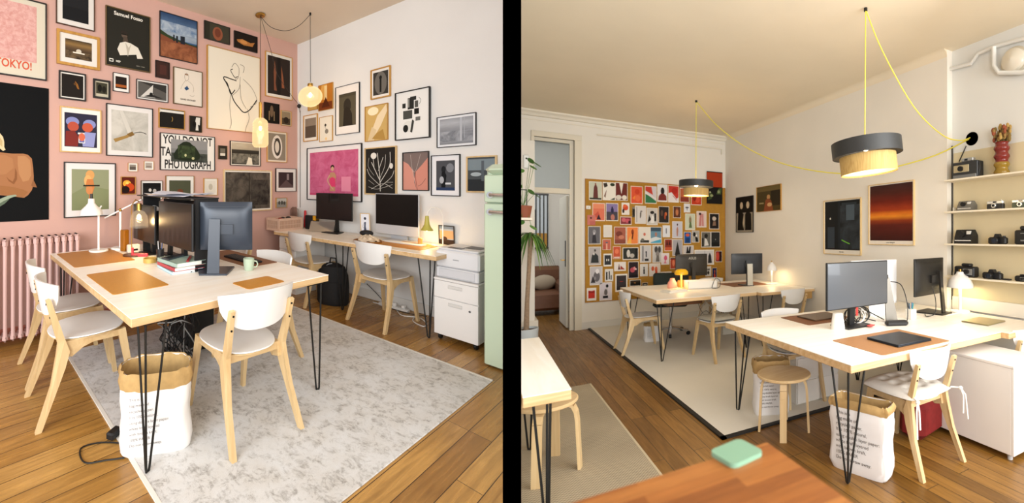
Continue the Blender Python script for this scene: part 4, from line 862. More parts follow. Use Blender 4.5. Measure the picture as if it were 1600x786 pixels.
# books under the big monitor
bk = [('9fb7ab', 'e9e5dc', 'top', 'mint and beige covered book, topmost of the three on the big desk'),
      ('b4424a', 'eeebe4', 'mid', 'red spined book in the middle of the pile on the big desk'),
      ('b9d4dc', 'e8e6e0', 'low', 'pale blue book at the bottom of the pile on the big desk')]
z = TZ + 0.0005
for k, (cv, pg, _, lab) in enumerate(reversed(bk)):
    t = thing('book', lab, 'book', (1.27+0.004*k, 2.52-0.006*k, z), -4+3*k, 'books piled on the big desk')
    h_ = (0.022, 0.026, 0.030)[k]; w_, d_ = 0.235, 0.30
    b = mb(M(cv, .4)); b.box(-w_/2, w_/2, -d_/2, d_/2, 0, .0025); b.box(-w_/2, w_/2, -d_/2, d_/2, h_-.0025, h_); b.box(-w_/2, -w_/2+.003, -d_/2, d_/2, 0, h_); b.build('cover', t, smooth=False)
    b = mb(M(pg, .8, noise=.03, nscale=300)); b.box(-w_/2+.004, w_/2-.004, -d_/2+.004, d_/2-.004, .0026, h_-.0026); b.build('pages', t, smooth=False)
    z += h_ + 0.0006
# things on the books
b = mb(M('5a6570', .25, .8)); b.prism([(-.10,-.04),(.10,-.02),(.11,.03),(-.09,.045)], 0, .012); solo(b, 'tablet', 'grey metal tablet lying on the book pile', 'tablet', (1.25, 2.56, z), 20, smooth=False)
b = mb(M('8c2027', .35)); b.box(-.01, .01, -.09, .09, 0, .012, .004); b.mat(CHROME).box(-.006, .006, .09, .13, .002, .009)
solo(b, 'stapler', 'dark red stapler lying across the corner of the book pile', 'stapler', (1.30, 2.43, z), -35, smooth=False)
t = thing('tape_roll', 'gold toned roll of tape beside the book pile', 'tape roll', (1.19, 2.88, TZ)); 
b = mb(M('c8a85c', .3, .3)); b.lathe([(.052,0),(.052,.035),(.042,.035),(.042,0),(.052,0)], n=32); b.build('roll', t)
b = mb(M('c63440', .35)); b.box(-.012, .012, -.07, .07, 0, .03, .006); b.box(-.012, .012, .05, .07, .0, .08, .005); solo(b, 'tape_dispenser', 'bright red tape dispenser near the wooden lamp base', 'tape dispenser', (1.21, 3.15, TZ), 60, smooth=False)

MON_DARK = M('1b1b1d', 0.38)
SCREEN_BR = M('1a1513', 0.3, coat=0.25)
monitor((1.272, 2.59, TZ), -90, 'black monitor facing the left chairs of the big desk, nearer one', 0.56, 0.335, 0.155, 'plate', MON_DARK, 'monitors on the big desk', base=(.22,.18), screenm=SCREEN_BR)
monitor((1.29, 3.24, TZ), -90, 'black monitor facing the left chairs of the big desk, behind the glass lamp', 0.50, 0.325, 0.115, 'plate', MON_DARK, 'monitors on the big desk', base=(.2,.18), screenm=SCREEN_BR)
monitor((1.53, 3.06, TZ), 90, 'black monitor back to back with the left ones under the papers', 0.60, 0.33, 0.16, 'plate', MON_DARK, 'monitors on the big desk', base=(.2,.12))
monitor((1.50, 2.245, TZ), 143, 'grey backed monitor with a wide stand seen from behind beside the green mug', 0.375, 0.345, 0.155, 'v', M('343b46', 0.3, 0.15), 'monitors on the big desk', base=(0.28, 0.24), neck=0.085, thick=0.04, nx=.085)
# papers on top of the monitors
for k, (dx, dy, rz, c, lab) in enumerate([(0, 0, 12, 'e6e8f2', 'loose white paper sheet lowest on the monitor tops'), (.03, .04, -15, 'e8e6ea', 'loose white paper sheet turned sideways on the monitor tops'), (-.02, -.03, 40, 'cfd3e2', 'bluish printed sheet topmost on the monitor tops')]):
    def fn(u, v, k=k): return ((u-.5)*.32, (v-.5)*.46, 0.030*abs(math.sin(u*2.2+k*1.3))*abs(v-.4)*1.6 + 0.006)
    solo(mb(M(c, .7)).grid(fn, 8, 8, (0, 0, .0008)), 'paper_sheet', lab, 'paper', (1.385+dx, 2.72+dy, TZ+0.528+0.004*k), rz, 'papers on the monitors')
mb_ = mb(M('1a1a1c', .5)); mb_.box(-.11, .12, -.44, .62, 0, .010, .003); mb_.box(-.08, .115, -.435, -.42, -.515, 0); mb_.box(-.055, .115, .595, .61, -.515, 0)
solo(mb_, 'monitor_rack', 'black metal rack between the back to back monitors carrying the papers', 'rack', (1.395, 2.80, TZ+.516), 0, smooth=False)

# mug
t = thing('mug', 'pale green ceramic mug on the big desk next to the keyboard', 'mug', (1.655, 2.182, TZ))
MUG = M('a9b7a0', .4)
b = mb(MUG); b.lathe([(0,.001),(.030,.001),(.034,.012),(.039,.045),(.040,.086),(.0365,.086),(.035,.045),(.030,.014),(0,.012)], n=28); b.build('cup', t)
b = mb(MUG); b.tube([(.037*math.cos(-.8)+0.0, .037*math.sin(-.8), .068), (.058*math.cos(-.8), .058*math.sin(-.8), .066), (.066*math.cos(-.8), .066*math.sin(-.8), .045), (.056*math.cos(-.8), .056*math.sin(-.8), .026), (.035*math.cos(-.8), .035*math.sin(-.8), .024)], .005, 8); b.build('handle', t)
# keyboard
t = thing('keyboard', 'black keyboard on the dark brown mat', 'keyboard', (1.83, 2.50, TZ+.003), 90)
mb(M('17171a', .45)).box(-.19, .19, -.06, .06, 0, .014, .004).build('case', t, smooth=False)
b = mb(M('2c2d31', .5))
for i in range(14):
    for j in range(4): b.box(-.178+i*.0256, -.178+i*.0256+.022, -.05+j*.0255, -.05+j*.0255+.021, .014, .018, .002)
k_ = b.build('keys', t, smooth=False); k_['kind'] = 'stuff'
# desk clutter between the monitors
t = thing('pen_cup', 'black pen cup with pens between the monitors of the big desk', 'pen cup', (1.30, 2.93, TZ))
mb(M('1d1d20', .4)).lathe([(0,0),(.03,0),(.032,.09),(.028,.09),(.026,.004),(0,.004)], n=20).build('cup', t)
for k, (c, a) in enumerate((('d8b24a', .1), ('e6e4e0', 1.9), ('c8c8c8', 3.6), ('2a4c8c', 5.0))): mb(M(c, .4)).tube([(.012*math.cos(a), .012*math.sin(a), .006), (.026*math.cos(a), .026*math.sin(a), .15)], .004, 6).build('pen', t)
t = thing('power_adapter', 'white plug adapter with small screen behind the grey backed monitor', 'adapter', (1.45, 2.52, TZ)); mb(M('cfccc8', .5)).box(-.025, .025, -.02, .02, 0, .11, .006).build('case', t, smooth=False); mb(M('2a2a2c', .3)).box(-.015, .015, -.021, -.0195, .06, .09).build('display', t, smooth=False)
t = thing('desk_clock', 'small cream box with a black slot under the glass lamp', 'box', (1.24, 3.38, TZ)); mb(M('dcd4c4', .5)).box(-.055, .055, -.03, .03, 0, .075, .008).build('case', t, smooth=False); mb(M('22201e', .3)).box(-.03, .03, -.031, -.0295, .02, .038).build('slot', t, smooth=False)
rnd = random.Random(3)
for k, lab in enumerate(('black cable looped behind the monitor stand on the big desk', 'white cable looped in front of the near monitor on the big desk')):
    pts = [(1.33+rnd.uniform(-.1,.12), 2.36+i*.06+rnd.uniform(-.02,.03), TZ+.008+rnd.uniform(0,.05)) for i in range(8)]
    pts[0] = (*pts[0][:2], TZ+.005); pts[-1] = (*pts[-1][:2], TZ+.005)
    wire(pts, .003, M(('141414', 'dedad6')[k], .5), 'cable', lab, 'cable')

solo(mb(M('c07a1c', .15, trans=.5)).box(-.03, .03, -.03, .03, 0, .20, .006), 'amber_box', 'tall amber orange box between the white arm lamp and the first monitor', 'box', (1.20, 3.50, TZ), 20, smooth=False)
# architect lamps
def arm_lamp(loc, label, hz, arm, head, hr, group):
    t = thing('arm_lamp', label, 'lamp', loc, 0, group)
    mb(WHITE).cyl((0,0,0), .085, .02, 28, bev=.006).build('base', t)
    mb(WHITE).tube([(0,0,.015), (0,0,hz)], .010, 10).build('pole', t)
    mb(WHITE).tube([(0,0,hz), arm], .007, 8).build('arm', t)
    mb(BRASS).sph((0,0,hz), .016, 10).build('joint', t)
    if head:
        if head != arm: mb(WHITE).tube([(0,0,hz), (head[0], head[1], head[2]+.01)], .006, 8).build('arm', t)
        b = mb(WHITE); r = hr; z0 = head[2]
        b.lathe([(r, z0-.13), (r*.99, z0-.115), (r*.9, z0-.085), (r*.5, z0-.045), (r*.30, z0-.02), (r*.27, z0+.02), (0, z0+.022), (0, z0-.01), (r*.24, z0-.03), (r*.85, z0-.09), (r*.95, z0-.125), (r, z0-.13)], (head[0], head[1]), 28)
        sh = b.build('lamp_shade', t)
        mb(M('2c2b28', .4)).cyl((head[0], head[1], z0+.02), r*.13, .045, 12).build('knob', sh)
    return t
arm_lamp((1.0, 3.62, TZ), 'white metal desk lamp with a bell shade at the far left of the big desk', .385, (0.03, 0.02, .42), (-0.055, 0.035, .47), .10, 'white arm lamps')
t = thing('arm_lamp', 'white metal desk lamp with its long arm reaching over the monitors', 'lamp', (1.20, 3.62, TZ), 0, 'white arm lamps')
mb(WHITE).cyl((0,0,0), .085, .02, 28, bev=.006).build('base', t); mb(WHITE).tube([(0,0,.015), (0,0,.375)], .011, 10).build('pole', t)
mb(WHITE).tube([(-.125,.075,.300), (0,0,.375), (.165,-.11,.475)], .007, 8).build('arm', t); mb(BRASS).sph((0,0,.375), .017, 10).build('joint', t)
b = mb(WHITE); b.lathe([(.09,.37),(.085,.40),(.045,.445),(.028,.46),(.026,.50),(0,.502),(0,.47),(.02,.455),(.078,.40),(.085,.37),(.09,.37)], (.24,-.16), 24); b.build('lamp_shade', t)
# glass bell lamp on wooden disc
GLASS = CLEARGLOW
t = thing('glass_table_lamp', 'small lit table lamp with a clear bell glass and a dark wooden disc base', 'lamp', (1.20, 3.14, TZ))
LAMPY = (1.20, 3.14, TZ)
mb(M('4a2c1a', .4)).cyl((-.02, .09, 0), .085, .014, 30, bev=.004).build('base', t)
mb(BRASS).tube([(-.02,.12,.012), (-.02,.12,.44), (0,.08,.49), (0.0,0.0,.475)], .005, 8).build('pole', t)
b = mb(GLASS); b.lathe([(.078,.255),(.076,.31),(.070,.355),(.045,.392),(.020,.402),(.0185,.398),(.043,.387),(.067,.352),(.0735,.31),(.0755,.255),(.078,.255)], n=32); b.build('glass_shade', t)
mb(BRASS).cyl((0,0,.40), .022, .062, 18, bev=.004).build('socket', t)
mb(M('ffcf87', emit=20)).sph((0,0,.345), .016, 12, sz=1.5).build('bulb', t)
lamp_light(LAMPY, (0,0,.30), 5, (1,.66,.30), .03)

# --- chairs
G = 'white and birch chairs in the pink room'
S = 1.06
chair((1.335, 1.87, .008), -3, 'white backed birch chair pushed up to the front short side of the big desk', G, S, bw=1.32)
chair((0.655, 2.66, 0.0), -90, 'white backed birch chair on the left of the big desk, nearest the camera side', G, S)
chair((0.67, 3.22, 0.0), -90, 'white backed birch chair on the left of the big desk, closer to the radiator', G, S)
chair((1.87, 2.40, .008), 90, 'white backed birch chair pushed under the right side of the big desk', G, S)
chair((2.02, 3.18, .008), 96, 'white backed birch chair behind the grey backed monitor on the far right side', G, S)
chair((3.47, 2.235, 0), -94, 'white backed birch chair at the wall desk in front of the silver all-in-one computer', G, S)
chair((3.42, 3.20, 0), -97, 'white backed birch chair at the wall desk in front of the black monitor', G, S)

# --- under the desk
paper_bag((0.845, 1.955, .008), -24, 'white paper sack with a turned down brown rim behind the front table leg', .37, .24, .42, .085, seed=2)
t = thing('computer_tower', 'black computer tower standing under the big desk', 'computer', (1.62, 3.0, .008), 0)
b = mb(M('0f1011', .4)); b.box(-.1, .1, -.24, .24, .012, .44, .008); b.box(-.08, .08, -.22, -.18, 0, .012); b.box(-.08, .08, .18, .22, 0, .012); b.build('case', t, smooth=False)
mb(M('3cff6a', emit=2)).box(-.07, -.05, -.2415, -.24, .39, .395).build('status_light', t, smooth=False)
rnd = random.Random(8); tg = MB()
for k in range(6):
    pts = []; a0 = rnd.uniform(0, 6)
    for i in range(24):
        a = a0 + i*.55; r = .10 + .05*math.sin(i*1.3+k) + rnd.uniform(-.02, .02)
        zz = .24 + .17*math.sin(a*.9+k*1.3) + rnd.uniform(-.02, .02)
        pts.append((1.30+r*math.cos(a)+rnd.uniform(-.02,.02), 2.60+r*.8*math.sin(a), max(.02, zz)))
    pts = [(1.30+rnd.uniform(-.08,.12), 2.60+rnd.uniform(-.06,.06), .738)] + pts
    wb = wire(pts, .0045, M(('121213', '1a1a1b', '0e0e0f', '161617', '8a8a88', '101011')[k], .45), None, '', ''); off = len(tg.v)
    tg.mat(wb.mats[0]); tg.add(wb.v, wb.f)
solo(tg, 'cable_tangle', 'tangle of black cables hanging under the big desk behind the paper sack', 'cables', kind='stuff')
b = mb(M('1b1a1c', .5)); b.box(-.05, .05, -.32, .32, 0, .05, .01); b.T = Matrix.Identity(4)
o = solo(b, 'power_strip', 'black power strip lying under the big desk', 'power strip', (1.20, 2.62, .010), -30, smooth=False)
wire([(0.70, 2.02, .012), (0.60, 2.12, .006), (0.50, 2.14, .006), (0.49, 2.02, .006), (0.58, 1.97, .006), (0.66, 1.93, .006)], .004, M('121212', .5), 'floor_cord', 'black cord looping on the parquet beside the paper sack', 'cord')
b = mb(M('1a1a1c', .45)); b.box(-.04, .04, -.025, .025, 0, .04, .008); solo(b, 'transformer_block', 'black transformer block on the rug edge left of the paper sack', 'power block', (.668, 2.12, .0095), 30, smooth=False)
wire([(1.98, 2.9, .012), (2.2, 2.85, .012), (2.6, 3.0, .012), (2.98, 3.15, .012)], .004, M('121212', .5), 'floor_cord', 'thin black cord running over the rug towards the backpack', 'cord')

# --- wall desk
hairtable('desk', 'long pine desk along the white wall on hairpin legs', 3.25, WX-.022, 1.60, 3.74, TZ, 0.042, [(3.38, 1.73, 1, 1), (3.36, 2.70, 1, 1), (3.86, 1.73, -1, 1)], None, 'y', .10)
t = thing('drawer_unit', 'white drawer unit under the left end of the wall desk', 'drawers', (3.34, 3.57, 0), -90)
b = mb(WHITE); b.box(-.15, .15, .0, .55, .05, TZ-.045, .004); b.box(-.14, .14, .01, .54, 0, .05); b.build('body', t, smooth=False)
for k in range(4):
    z0 = .075 + k*.162; dr = mb(WHITE).box(-.145, .145, -.015, 0, z0, z0+.152, .003).build('drawer', t, smooth=False)
    mb(M('6a5a4a', .4, .5)).box(-.03, .03, -.022, -.015, z0+.08, z0+.09, .002).build('handle', dr, smooth=False)
# crate
t = thing('storage_crate', 'pinkish beige folding crate on the left end of the wall desk', 'crate', (3.50, 3.80, TZ), 0)
CR = M('cfae98', .6, noise=.04, nscale=30); w_, d_, h_ = .43, .26, .165
b = mb(CR)
for (x0, x1, y0, y1) in ((-w_/2, -w_/2+.008, -d_/2, d_/2), (w_/2-.008, w_/2, -d_/2, d_/2), (-w_/2+.008, w_/2-.008, -d_/2, -d_/2+.008), (-w_/2+.008, w_/2-.008, d_/2-.008, d_/2)):
    b.box(x0, x1, y0, y1, 0, .03); b.box(x0, x1, y0, y1, h_-.03, h_)
    L_ = max(x1-x0, y1-y0); n_ = int(L_/.02)
    for i in range(n_+1):
        if x1-x0 > y1-y0: xx = x0+(x1-x0-.008)*i/n_; b.box(xx, xx+.008, y0+.001, y1-.001, .03, h_-.03)
        else: yy = y0+(y1-y0-.008)*i/n_; b.box(x0+.001, x1-.001, yy, yy+.008, .03, h_-.03)
    b.box(x0, x1, y0, y1, .075, .083)
b.box(-w_/2+.008, w_/2-.008, -d_/2+.008, d_/2-.008, 0, .006); b.box(-w_/2-.004, -w_/2, -d_/2-.004, -d_/2+.03, 0, h_); b.box(w_/2-.03, w_/2+.004, -d_/2-.004, -d_/2, 0, h_)
b.build('basket', t, smooth=False)
b = mb(M('b58a6a', .7)); b.box(-w_/2+.012, w_/2-.012, -d_/2+.012, d_/2-.012, .007, h_-.035); b.build('cardboard_liner', t, smooth=False)
for k, (x, y, c, r) in enumerate(((-.08, 0, '8c3a34', .03), (-.02, .02, '1c1c1e', .035), (.05, -.02, '201e1e', .04), (.12, .02, 'c9b8a4', .03), (-.14, .03, 'b8785c', .025))):
    solo(mb(M(c, .5)).sph((0, 0, r*.6), r, 12, sz=.6, sx=1.3), 'yarn_ball', ('dark red ball of yarn in the pinkish crate', 'black ball of yarn in the middle of the pinkish crate', 'larger black ball of yarn in the pinkish crate', 'beige ball of yarn in the pinkish crate', 'terracotta ball of yarn in the pinkish crate')[k], 'yarn ball', (3.50+x, 3.80+y, TZ+h_-.034), 20*k)
t = thing('glass_jar', 'clear glass jar with orange contents in the corner behind the crate', 'jar', (3.80, 3.92, TZ))
mb(M('e8e4e0', .05, trans=1.0, ior=1.2)).lathe([(0,.002),(.06,.002),(.065,.05),(.06,.25),(.03,.29),(.027,.29),(.056,.25),(.061,.05),(.055,.006),(0,.006)], n=24).build('glass', t); mb(M('c87a4c', .5)).cyl((0,0,.008), .05, .14, 20).build('contents', t)
solo(mb(M('c01c24', .3)).cyl((0,0,0), .022, .24, 14, r2=.017, bev=.006), 'red_bottle', 'slim bright red bottle in the corner behind the crate', 'bottle', (3.90, 3.80, TZ))
b = mb(M('17171a', .5)); b.box(-.10, .10, -.035, .035, 0, .19, .004); b.mat(M('d89a1c', .5)).box(.05, .10, -.036, .036, .13, .19)
solo(b, 'storage_box', 'black box with a yellow corner between the crate and the laptop', 'box', (3.80, 3.575, TZ), -90, smooth=False)
t = thing('laptop', 'silver laptop standing half open like a tent on the wall desk', 'laptop', (3.78, 3.36, TZ), -60); SIL = M('a9a49e', .32, .7)
b = mb(SIL); b.beam((-.14, -.10, .003), (-.14, 0.0, .13), .006, .006); b.add([(-.16,-.12,.004),(.16,-.12,.004),(.16,0,.125),(-.16,0,.125),(-.16,-.115,.0),(.16,-.115,.0),(.16,.006,.12),(-.16,.006,.12)], [(0,1,2,3),(7,6,5,4),(0,4,5,1),(1,5,6,2),(2,6,7,3),(3,7,4,0)]); b.build('lid', t, smooth=False)
b = mb(SIL); b.add([(-.16,.12,.004),(.16,.12,.004),(.16,0,.125),(-.16,0,.125),(-.16,.115,.0),(.16,.115,.0),(.16,-.006,.12),(-.16,-.006,.12)], [(3,2,1,0),(4,5,6,7),(1,5,4,0),(2,6,5,1),(3,7,6,2),(0,4,7,3)]); b.build('base', t, smooth=False)
monitor((3.74, 3.14, TZ), -84, 'slim black monitor on the wall desk below the pink dress photo', .54, .34, .165, 'v', BLACKPL, 'screens on the wall desk', base=(.24,.2), thick=.02)
t = picture((3.86, 2.75, TZ+.002), -70, .115, .275, .008, .012, F_LOAK, 0, 0, 'dfe2ec;e 3a3a44 .5 .78 .14 .07;p 4a5064 .3 .1 .4 .6 .6 .62 .55 .4 .7 .1;s 6a7084 .03 .4 .6 .2 .4 .4 .3;r b8bccb 0 0 1 .08', 'small pale framed sketch leaning between the two screens of the wall desk', None, lean=-8)
monitor((3.845, 2.335, TZ), -90, 'silver all-in-one computer with a black screen on the wall desk', .53, .46, .055, 'foot', M('c9cbd0', .35, .3), 'screens on the wall desk', chin=.10, thick=.02, screenm=M('040405', .3))
mat_on(3.40, 3.80, 1.83, 2.36, TZ, 'tan leather desk mat under the white keyboard of the wall desk', LEATHER_O, 0)
t = thing('keyboard', 'thin white keyboard on the tan mat of the wall desk', 'keyboard', (3.66, 2.13, TZ+.003), -90); mb(M('d9dadc', .4, .3)).box(-.21, .21, -.055, .055, 0, .007, .003).build('case', t, smooth=False); mb(M('eeeeee', .5)).box(-.205, .205, -.05, .05, .007, .0095, .001).build('keys', t, smooth=False)
# round tray with folded scarf and cap
t = thing('round_tray', 'round wooden tray in front of the silver computer', 'tray', (3.46, 2.44, TZ)); mb(M('9a6a38', .5)).lathe([(0,.001),(.14,.001),(.15,.018),(.145,.020),(.135,.008),(0,.008)], n=32).build('tray_body', t)
def fn(u, v):
    a = u*2*math.pi; r = .11*(1-v*.85)*(1+.12*math.sin(5*a)); return (r*math.cos(a), r*math.sin(a), .01+.06*v**.6+.01*math.sin(7*a+v*8))
solo(mb(M('cbb8a0', .9, noise=.3, nscale=25)).grid(fn, 40, 10), 'scarf', 'crumpled beige and brown scarf on the round tray', 'scarf', (3.46, 2.44, TZ+.004))
solo(mb(M('15151a', .6)).sph((0,0,.03), .055, 16, sz=.6, sy=1.4), 'camera_case', 'black rounded case on the scarf beside the silver computer', 'case', (3.52, 2.50, TZ+.055), 20)
# yellow-green lamp with a white bow
t = thing('bell_lamp', 'small lit lamp with a mustard green bell shade hanging from a white bow', 'lamp', (3.79, 1.87, TZ)); CY = M('b5ab4e', .4)
mb(M('e6e2dc', .4)).cyl((.02, -.02, 0), .07, .014, 26, bev=.004).build('base', t)
mb(M('ece9e4', .4)).tube([(.045,-.05,.01), (.045,-.05,.30), (.035,-.035,.36), (.01,-.005,.39), (-.03,.03,.385), (-.055,.055,.345), (-.058,.06,.30)], .0055, 10).build('pole', t)
b = mb(CY); b.lathe([(.058,.155),(.056,.165),(.040,.185),(.026,.215),(.020,.265),(.017,.30),(0,.305),(0,.29),(.015,.26),(.022,.21),(.036,.182),(.054,.158),(.058,.155)], (-.058,.06), 26); b.build('lamp_shade', t)
mb(M('ffd08a', emit=26)).sph((-.058,.06,.165), .018, 10).build('bulb', t); lamp_light((3.79,1.87,TZ), (-.058,.06,.135), 2.2, (1,.66,.28), .02)
solo(mb(M('c98a4a', .4)).cyl((0,0,0), .022, .07, 16, bev=.004), 'candle_jar', 'small amber jar standing directly under the mustard bell lamp', 'jar', (3.71, 1.99, TZ+0.0032))
picture((3.945, 1.83, TZ+.002), -82, .15, .20, .008, .014, F_BLACK, 0, 0, '9aa4b0;r c49a72 0 .3 1 .75;r 3c2c24 0 0 1 .25;e 4a342a .35 .3 .2 .12;r 6c7c90 0 .85 1 1', 'small black framed landscape leaning on the wall behind the mustard bell lamp', None, lean=-6)
# power strip and cords on the floor
wire([(3.82, 2.62, .02), (3.80, 2.5, .03), (3.84, 2.35, .008), (3.72, 2.2, .006), (3.80, 2.05, .006), (3.70, 1.92, .006), (3.60, 1.90, .006), (3.66, 2.04, .006), (3.84, 2.1, .006)], .006, M('e2dfda', .5), 'floor_cord', 'white cord curling on the parquet behind the right hairpin leg', 'cord')
wire([(3.88, 2.75, .20), (3.86, 2.6, .12), (3.85, 2.5, .05), (3.80, 2.42, .02), (3.8, 2.15, .02), (3.86, 2.0, .02)], .004, M('1c1c1c', .5), 'floor_cord', 'black cord lying along the white wall under the wall desk', 'cord')
t = thing('power_strip', 'white power strip with plugs on the floor by the white wall', 'power strip', (3.86, 2.38, 0), 90); mb(M('e4e2de', .5)).box(-.18, .18, -.03, .03, 0, .035, .006).build('case', t, smooth=False)
for k in range(3): mb(M('efedea', .5)).box(-.14+k*.11, -.10+k*.11, -.02, .02, .035, .07, .006).build('plug', t, smooth=False)
# backpack
t = thing('backpack', 'black backpack standing on the parquet under the wall desk', 'backpack', (3.47, 2.93, 0), -60)
BP = M('151517', .8, noise=.15, nscale=30)
b = mb(BP); b.lathe([(0,.0),(.17,.0),(.185,.03),(.19,.2),(.18,.34),(.14,.44),(.07,.475),(0,.48)], n=28, ax=.62); b.build('bag_body', t)
b = mb(BP); b.lathe([(0,.03),(.13,.03),(.14,.06),(.135,.22),(.1,.27),(0,.28)], (0,-.075), 24, ax=.5); b.build('front_pocket', t)
mb(M('0d0d0e', .6)).tube([(-.04,.02,.46),(-.03,.02,.53),(.03,.02,.53),(.04,.02,.46)], .009, 8).build('handle', t)
mb(M('8a8a8c', .6)).tube([(-.10,-.06,.42),(-.04,-.05,.47),(.0,-.04,.475)], .006, 6).build('zip_piping', t)
# rolling cabinet and printer
t = thing('filing_cabinet', 'white rolling filing cabinet with a file drawer next to the green fridge', 'cabinet', (3.415, 1.515, 0), -90)
CAB = M('eceae8', .4); w_, d_, h0, h1 = .37, .50, .055, .565
mb(CAB).box(-w_/2, w_/2, .016, d_, h0, h1-.02, .003).build('body', t, smooth=False); mb(CAB).box(-w_/2-.003, w_/2+.003, -.004, d_, h1-.02, h1, .004).build('top_panel', t, smooth=False)
for z0, z1 in ((h0+.002, .385), (.39, h1-.024)):
    dr = mb(CAB).box(-w_/2, w_/2, 0, .016, z0, z1, .003).build('drawer', t, smooth=False)
    mb(M('dbd9d6', .45)).box(-.06, .06, -.006, 0, z1-.055, z1-.028, .006).build('handle', dr, smooth=False)
    if z0 < .1: mb(M('77767a', .3, .8)).cyl((0,0,0), .009, .004, 14).build('lock', dr).matrix_local = Matrix.Translation((.12, 0, z1-.06)) @ Matrix.Rotation(R(90), 4, 'X')
for x in (-.15, .15):
    for y in (.05, .45):
        b = mb(BLACKPL); b.T = Matrix.Translation((x-.012, y, .026)) @ Matrix.Rotation(R(90), 4, 'Y'); b.cyl((0,0,0), .026, .024, 20, bev=.004); b.T = Matrix.Identity(4); b.box(x-.018, x+.018, y-.02, y+.02, .04, .056); b.build('caster', t)
t = thing('printer', 'white laser printer on the rolling filing cabinet', 'printer', (3.44, 1.515, .565), -90); PR = M('dfe0e4', .45)
b = mb(PR); b.box(-.18, .18, 0, .36, .004, .095, .008); b.box(-.185, .185, .0, .37, .098, .25, .014); b.box(-.17, .17, .02, .35, .25, .268, .008); b.build('body', t, smooth=False)
mb(M('d2d3d8', .45)).box(-.15, .15, -.006, .0, .015, .085, .004).build('paper_tray', t, smooth=False); mb(M('4a4c52', .3)).box(-.10, .02, .05, .12, .268, .271, .001).build('control_panel', t, smooth=False)
mb(M('2a2b30', .4)).box(.0, .14, .14, .30, .268, .270, .001).build('output_slot', t, smooth=False); mb(M('9a9ca2', .4)).box(-.03, .02, -.001, .0, .17, .178, .001).build('badge', t, smooth=False)
# fridge
t = thing('fridge', 'mint green retro fridge with chrome handles beside the rolling filing cabinet', 'fridge', (3.22, .98, 0), -90)
MINT = M('c4d6bd', .22, coat=.5); w_, d_, H_ = .46, .58, 1.565
b = mb(M('bccdb6', .3)); b.box(-w_/2, w_/2, .045, d_, .012, H_-.03, .01); b.build('body', t, smooth=False)
mb(MINT).box(-w_/2-.002, w_/2+.002, 0, .05, .012, 1.262, .007).build('door', t)
mb(MINT).box(-w_/2-.002, w_/2+.002, 0, .05, 1.27, 1.482, .007).build('freezer_door', t)
b = mb(MINT); b.box(-w_/2-.002, w_/2+.002, 0.0, d_, 1.485, H_, .035); b.build('top_panel', t)
for par, z0 in (('door', 1.20), ('freezer_door', 1.33)):
    p_ = [c for c in t.children if c.name.split('.')[0] == par][-1]
    b = mb(CHROME); b.T = Matrix.Translation((-w_/2+.05, -.02, z0)); b.tube([(0, .02, 0), (0, -.012, 0)], .024, 14); b.tube([(0, -.012, 0), (.05, -.028, 0), (.28, -.028, 0)], .015, 12); b.build('handle', p_)

# twigs of a dried bouquet peeking in above the fridge
t = thing('dried_branches', 'bare dried twigs in a slim grey vase on top of the green fridge', 'branches', (3.42, .90, H_))
mb(M('9aa09a', .4)).lathe([(0,0),(.035,0),(.045,.05),(.03,.14),(.02,.2),(.017,.2),(.026,.14),(.04,.05),(.03,.004),(0,.004)], n=20).build('vase', t)
for k, P_ in enumerate([[(0,0,.02),(0,.02,.25),(.02,.10,.42),(.03,.17,.50),(.03,.22,.52)], [(0,0,.02),(.01,.03,.22),(.0,.12,.34),(.0,.20,.38),(0,.26,.37)], [(0,0,.02),(0,.0,.3),(.02,.06,.55),(.02,.14,.66)], [(0,.01,.2),(.02,.09,.31),(.02,.17,.33),(.03,.22,.30)]]):
    mb(M('6a5f58', .7)).rings([(p, .003-.0005*i) for i, p in enumerate(P_)], 6).build('twig', t)

# pendants
t = thing('pendant_cluster', 'pair of amber glass pendant lamps hanging from one brass ceiling plate', 'pendant lamp', (2.892, 3.578, CH))
mb(BRASS).cyl((0,0,-.028), .062, .028, 30, bev=.008).build('ceiling_plate', t)
CORD = M('2a2522', .6)
gx, gy = 3.351-2.892, 3.181-3.578
mb(CORD).tube([(0,0,-.03), (0,0,-1.09)], .0035, 8).build('cord', t)
wire([(0.01,0,-.03), (.10,-.08,-.16), (.24,-.20,-.21), (.36,-.31,-.15), (gx,gy,-.02)], .0035, CORD, None, '', '').build('cord', t)
mb(CORD).tube([(gx,gy,0), (gx+.005,gy,-.84)], .0035, 8).build('cord', t)
mb(BLACKPL).cyl((gx,gy,-.03), .012, .03, 14).build('ceiling_hook', t)
RIB = []
b = mb(BRASS); b.cyl((0,0,-1.28), .020, .20, 18, bev=.003); b.build('socket', t)
pr = [(.02,-1.27),(.055,-1.285),(.085,-1.31),(.098,-1.345),(.092,-1.36),(.098,-1.375),(.092,-1.39),(.098,-1.405),(.092,-1.42),(.098,-1.435),(.10,-1.50),(.10,-1.60),(.075,-1.63),(.0,-1.632)]
b = mb(AMBER); b.lathe(pr, n=32); b.lathe([(r*.965, z+.003) for r, z in pr], n=32); b.build('glass_shade', t)
mb(M('ffc573', emit=22)).sph((0,0,-1.40), .020, 14, sz=1.5).build('bulb', t)
lamp_light((2.892,3.578,CH), (0,0,-1.46), 6, (1,.62,.28), .05)
b = mb(BRASS); b.cyl((gx,gy,-.895), .034, .035, 18, bev=.004); b.build('socket', t)
g0 = [(0.03,-.895)] + [(.148*math.sin(R(a)), -1.02+.125*math.cos(R(a))) for a in range(14, 168, 11)] + [(0,-1.142)]
b = mb(AMBER); b.lathe(g0, (gx,gy), 36); b.lathe([(r*.97, -1.02+(z+1.02)*.97) for r, z in g0], (gx,gy), 36); b.build('glass_shade', t)
mb(M('ffc573', emit=22)).sph((gx,gy,-1.00), .022, 14, sz=1.4).build('bulb', t)
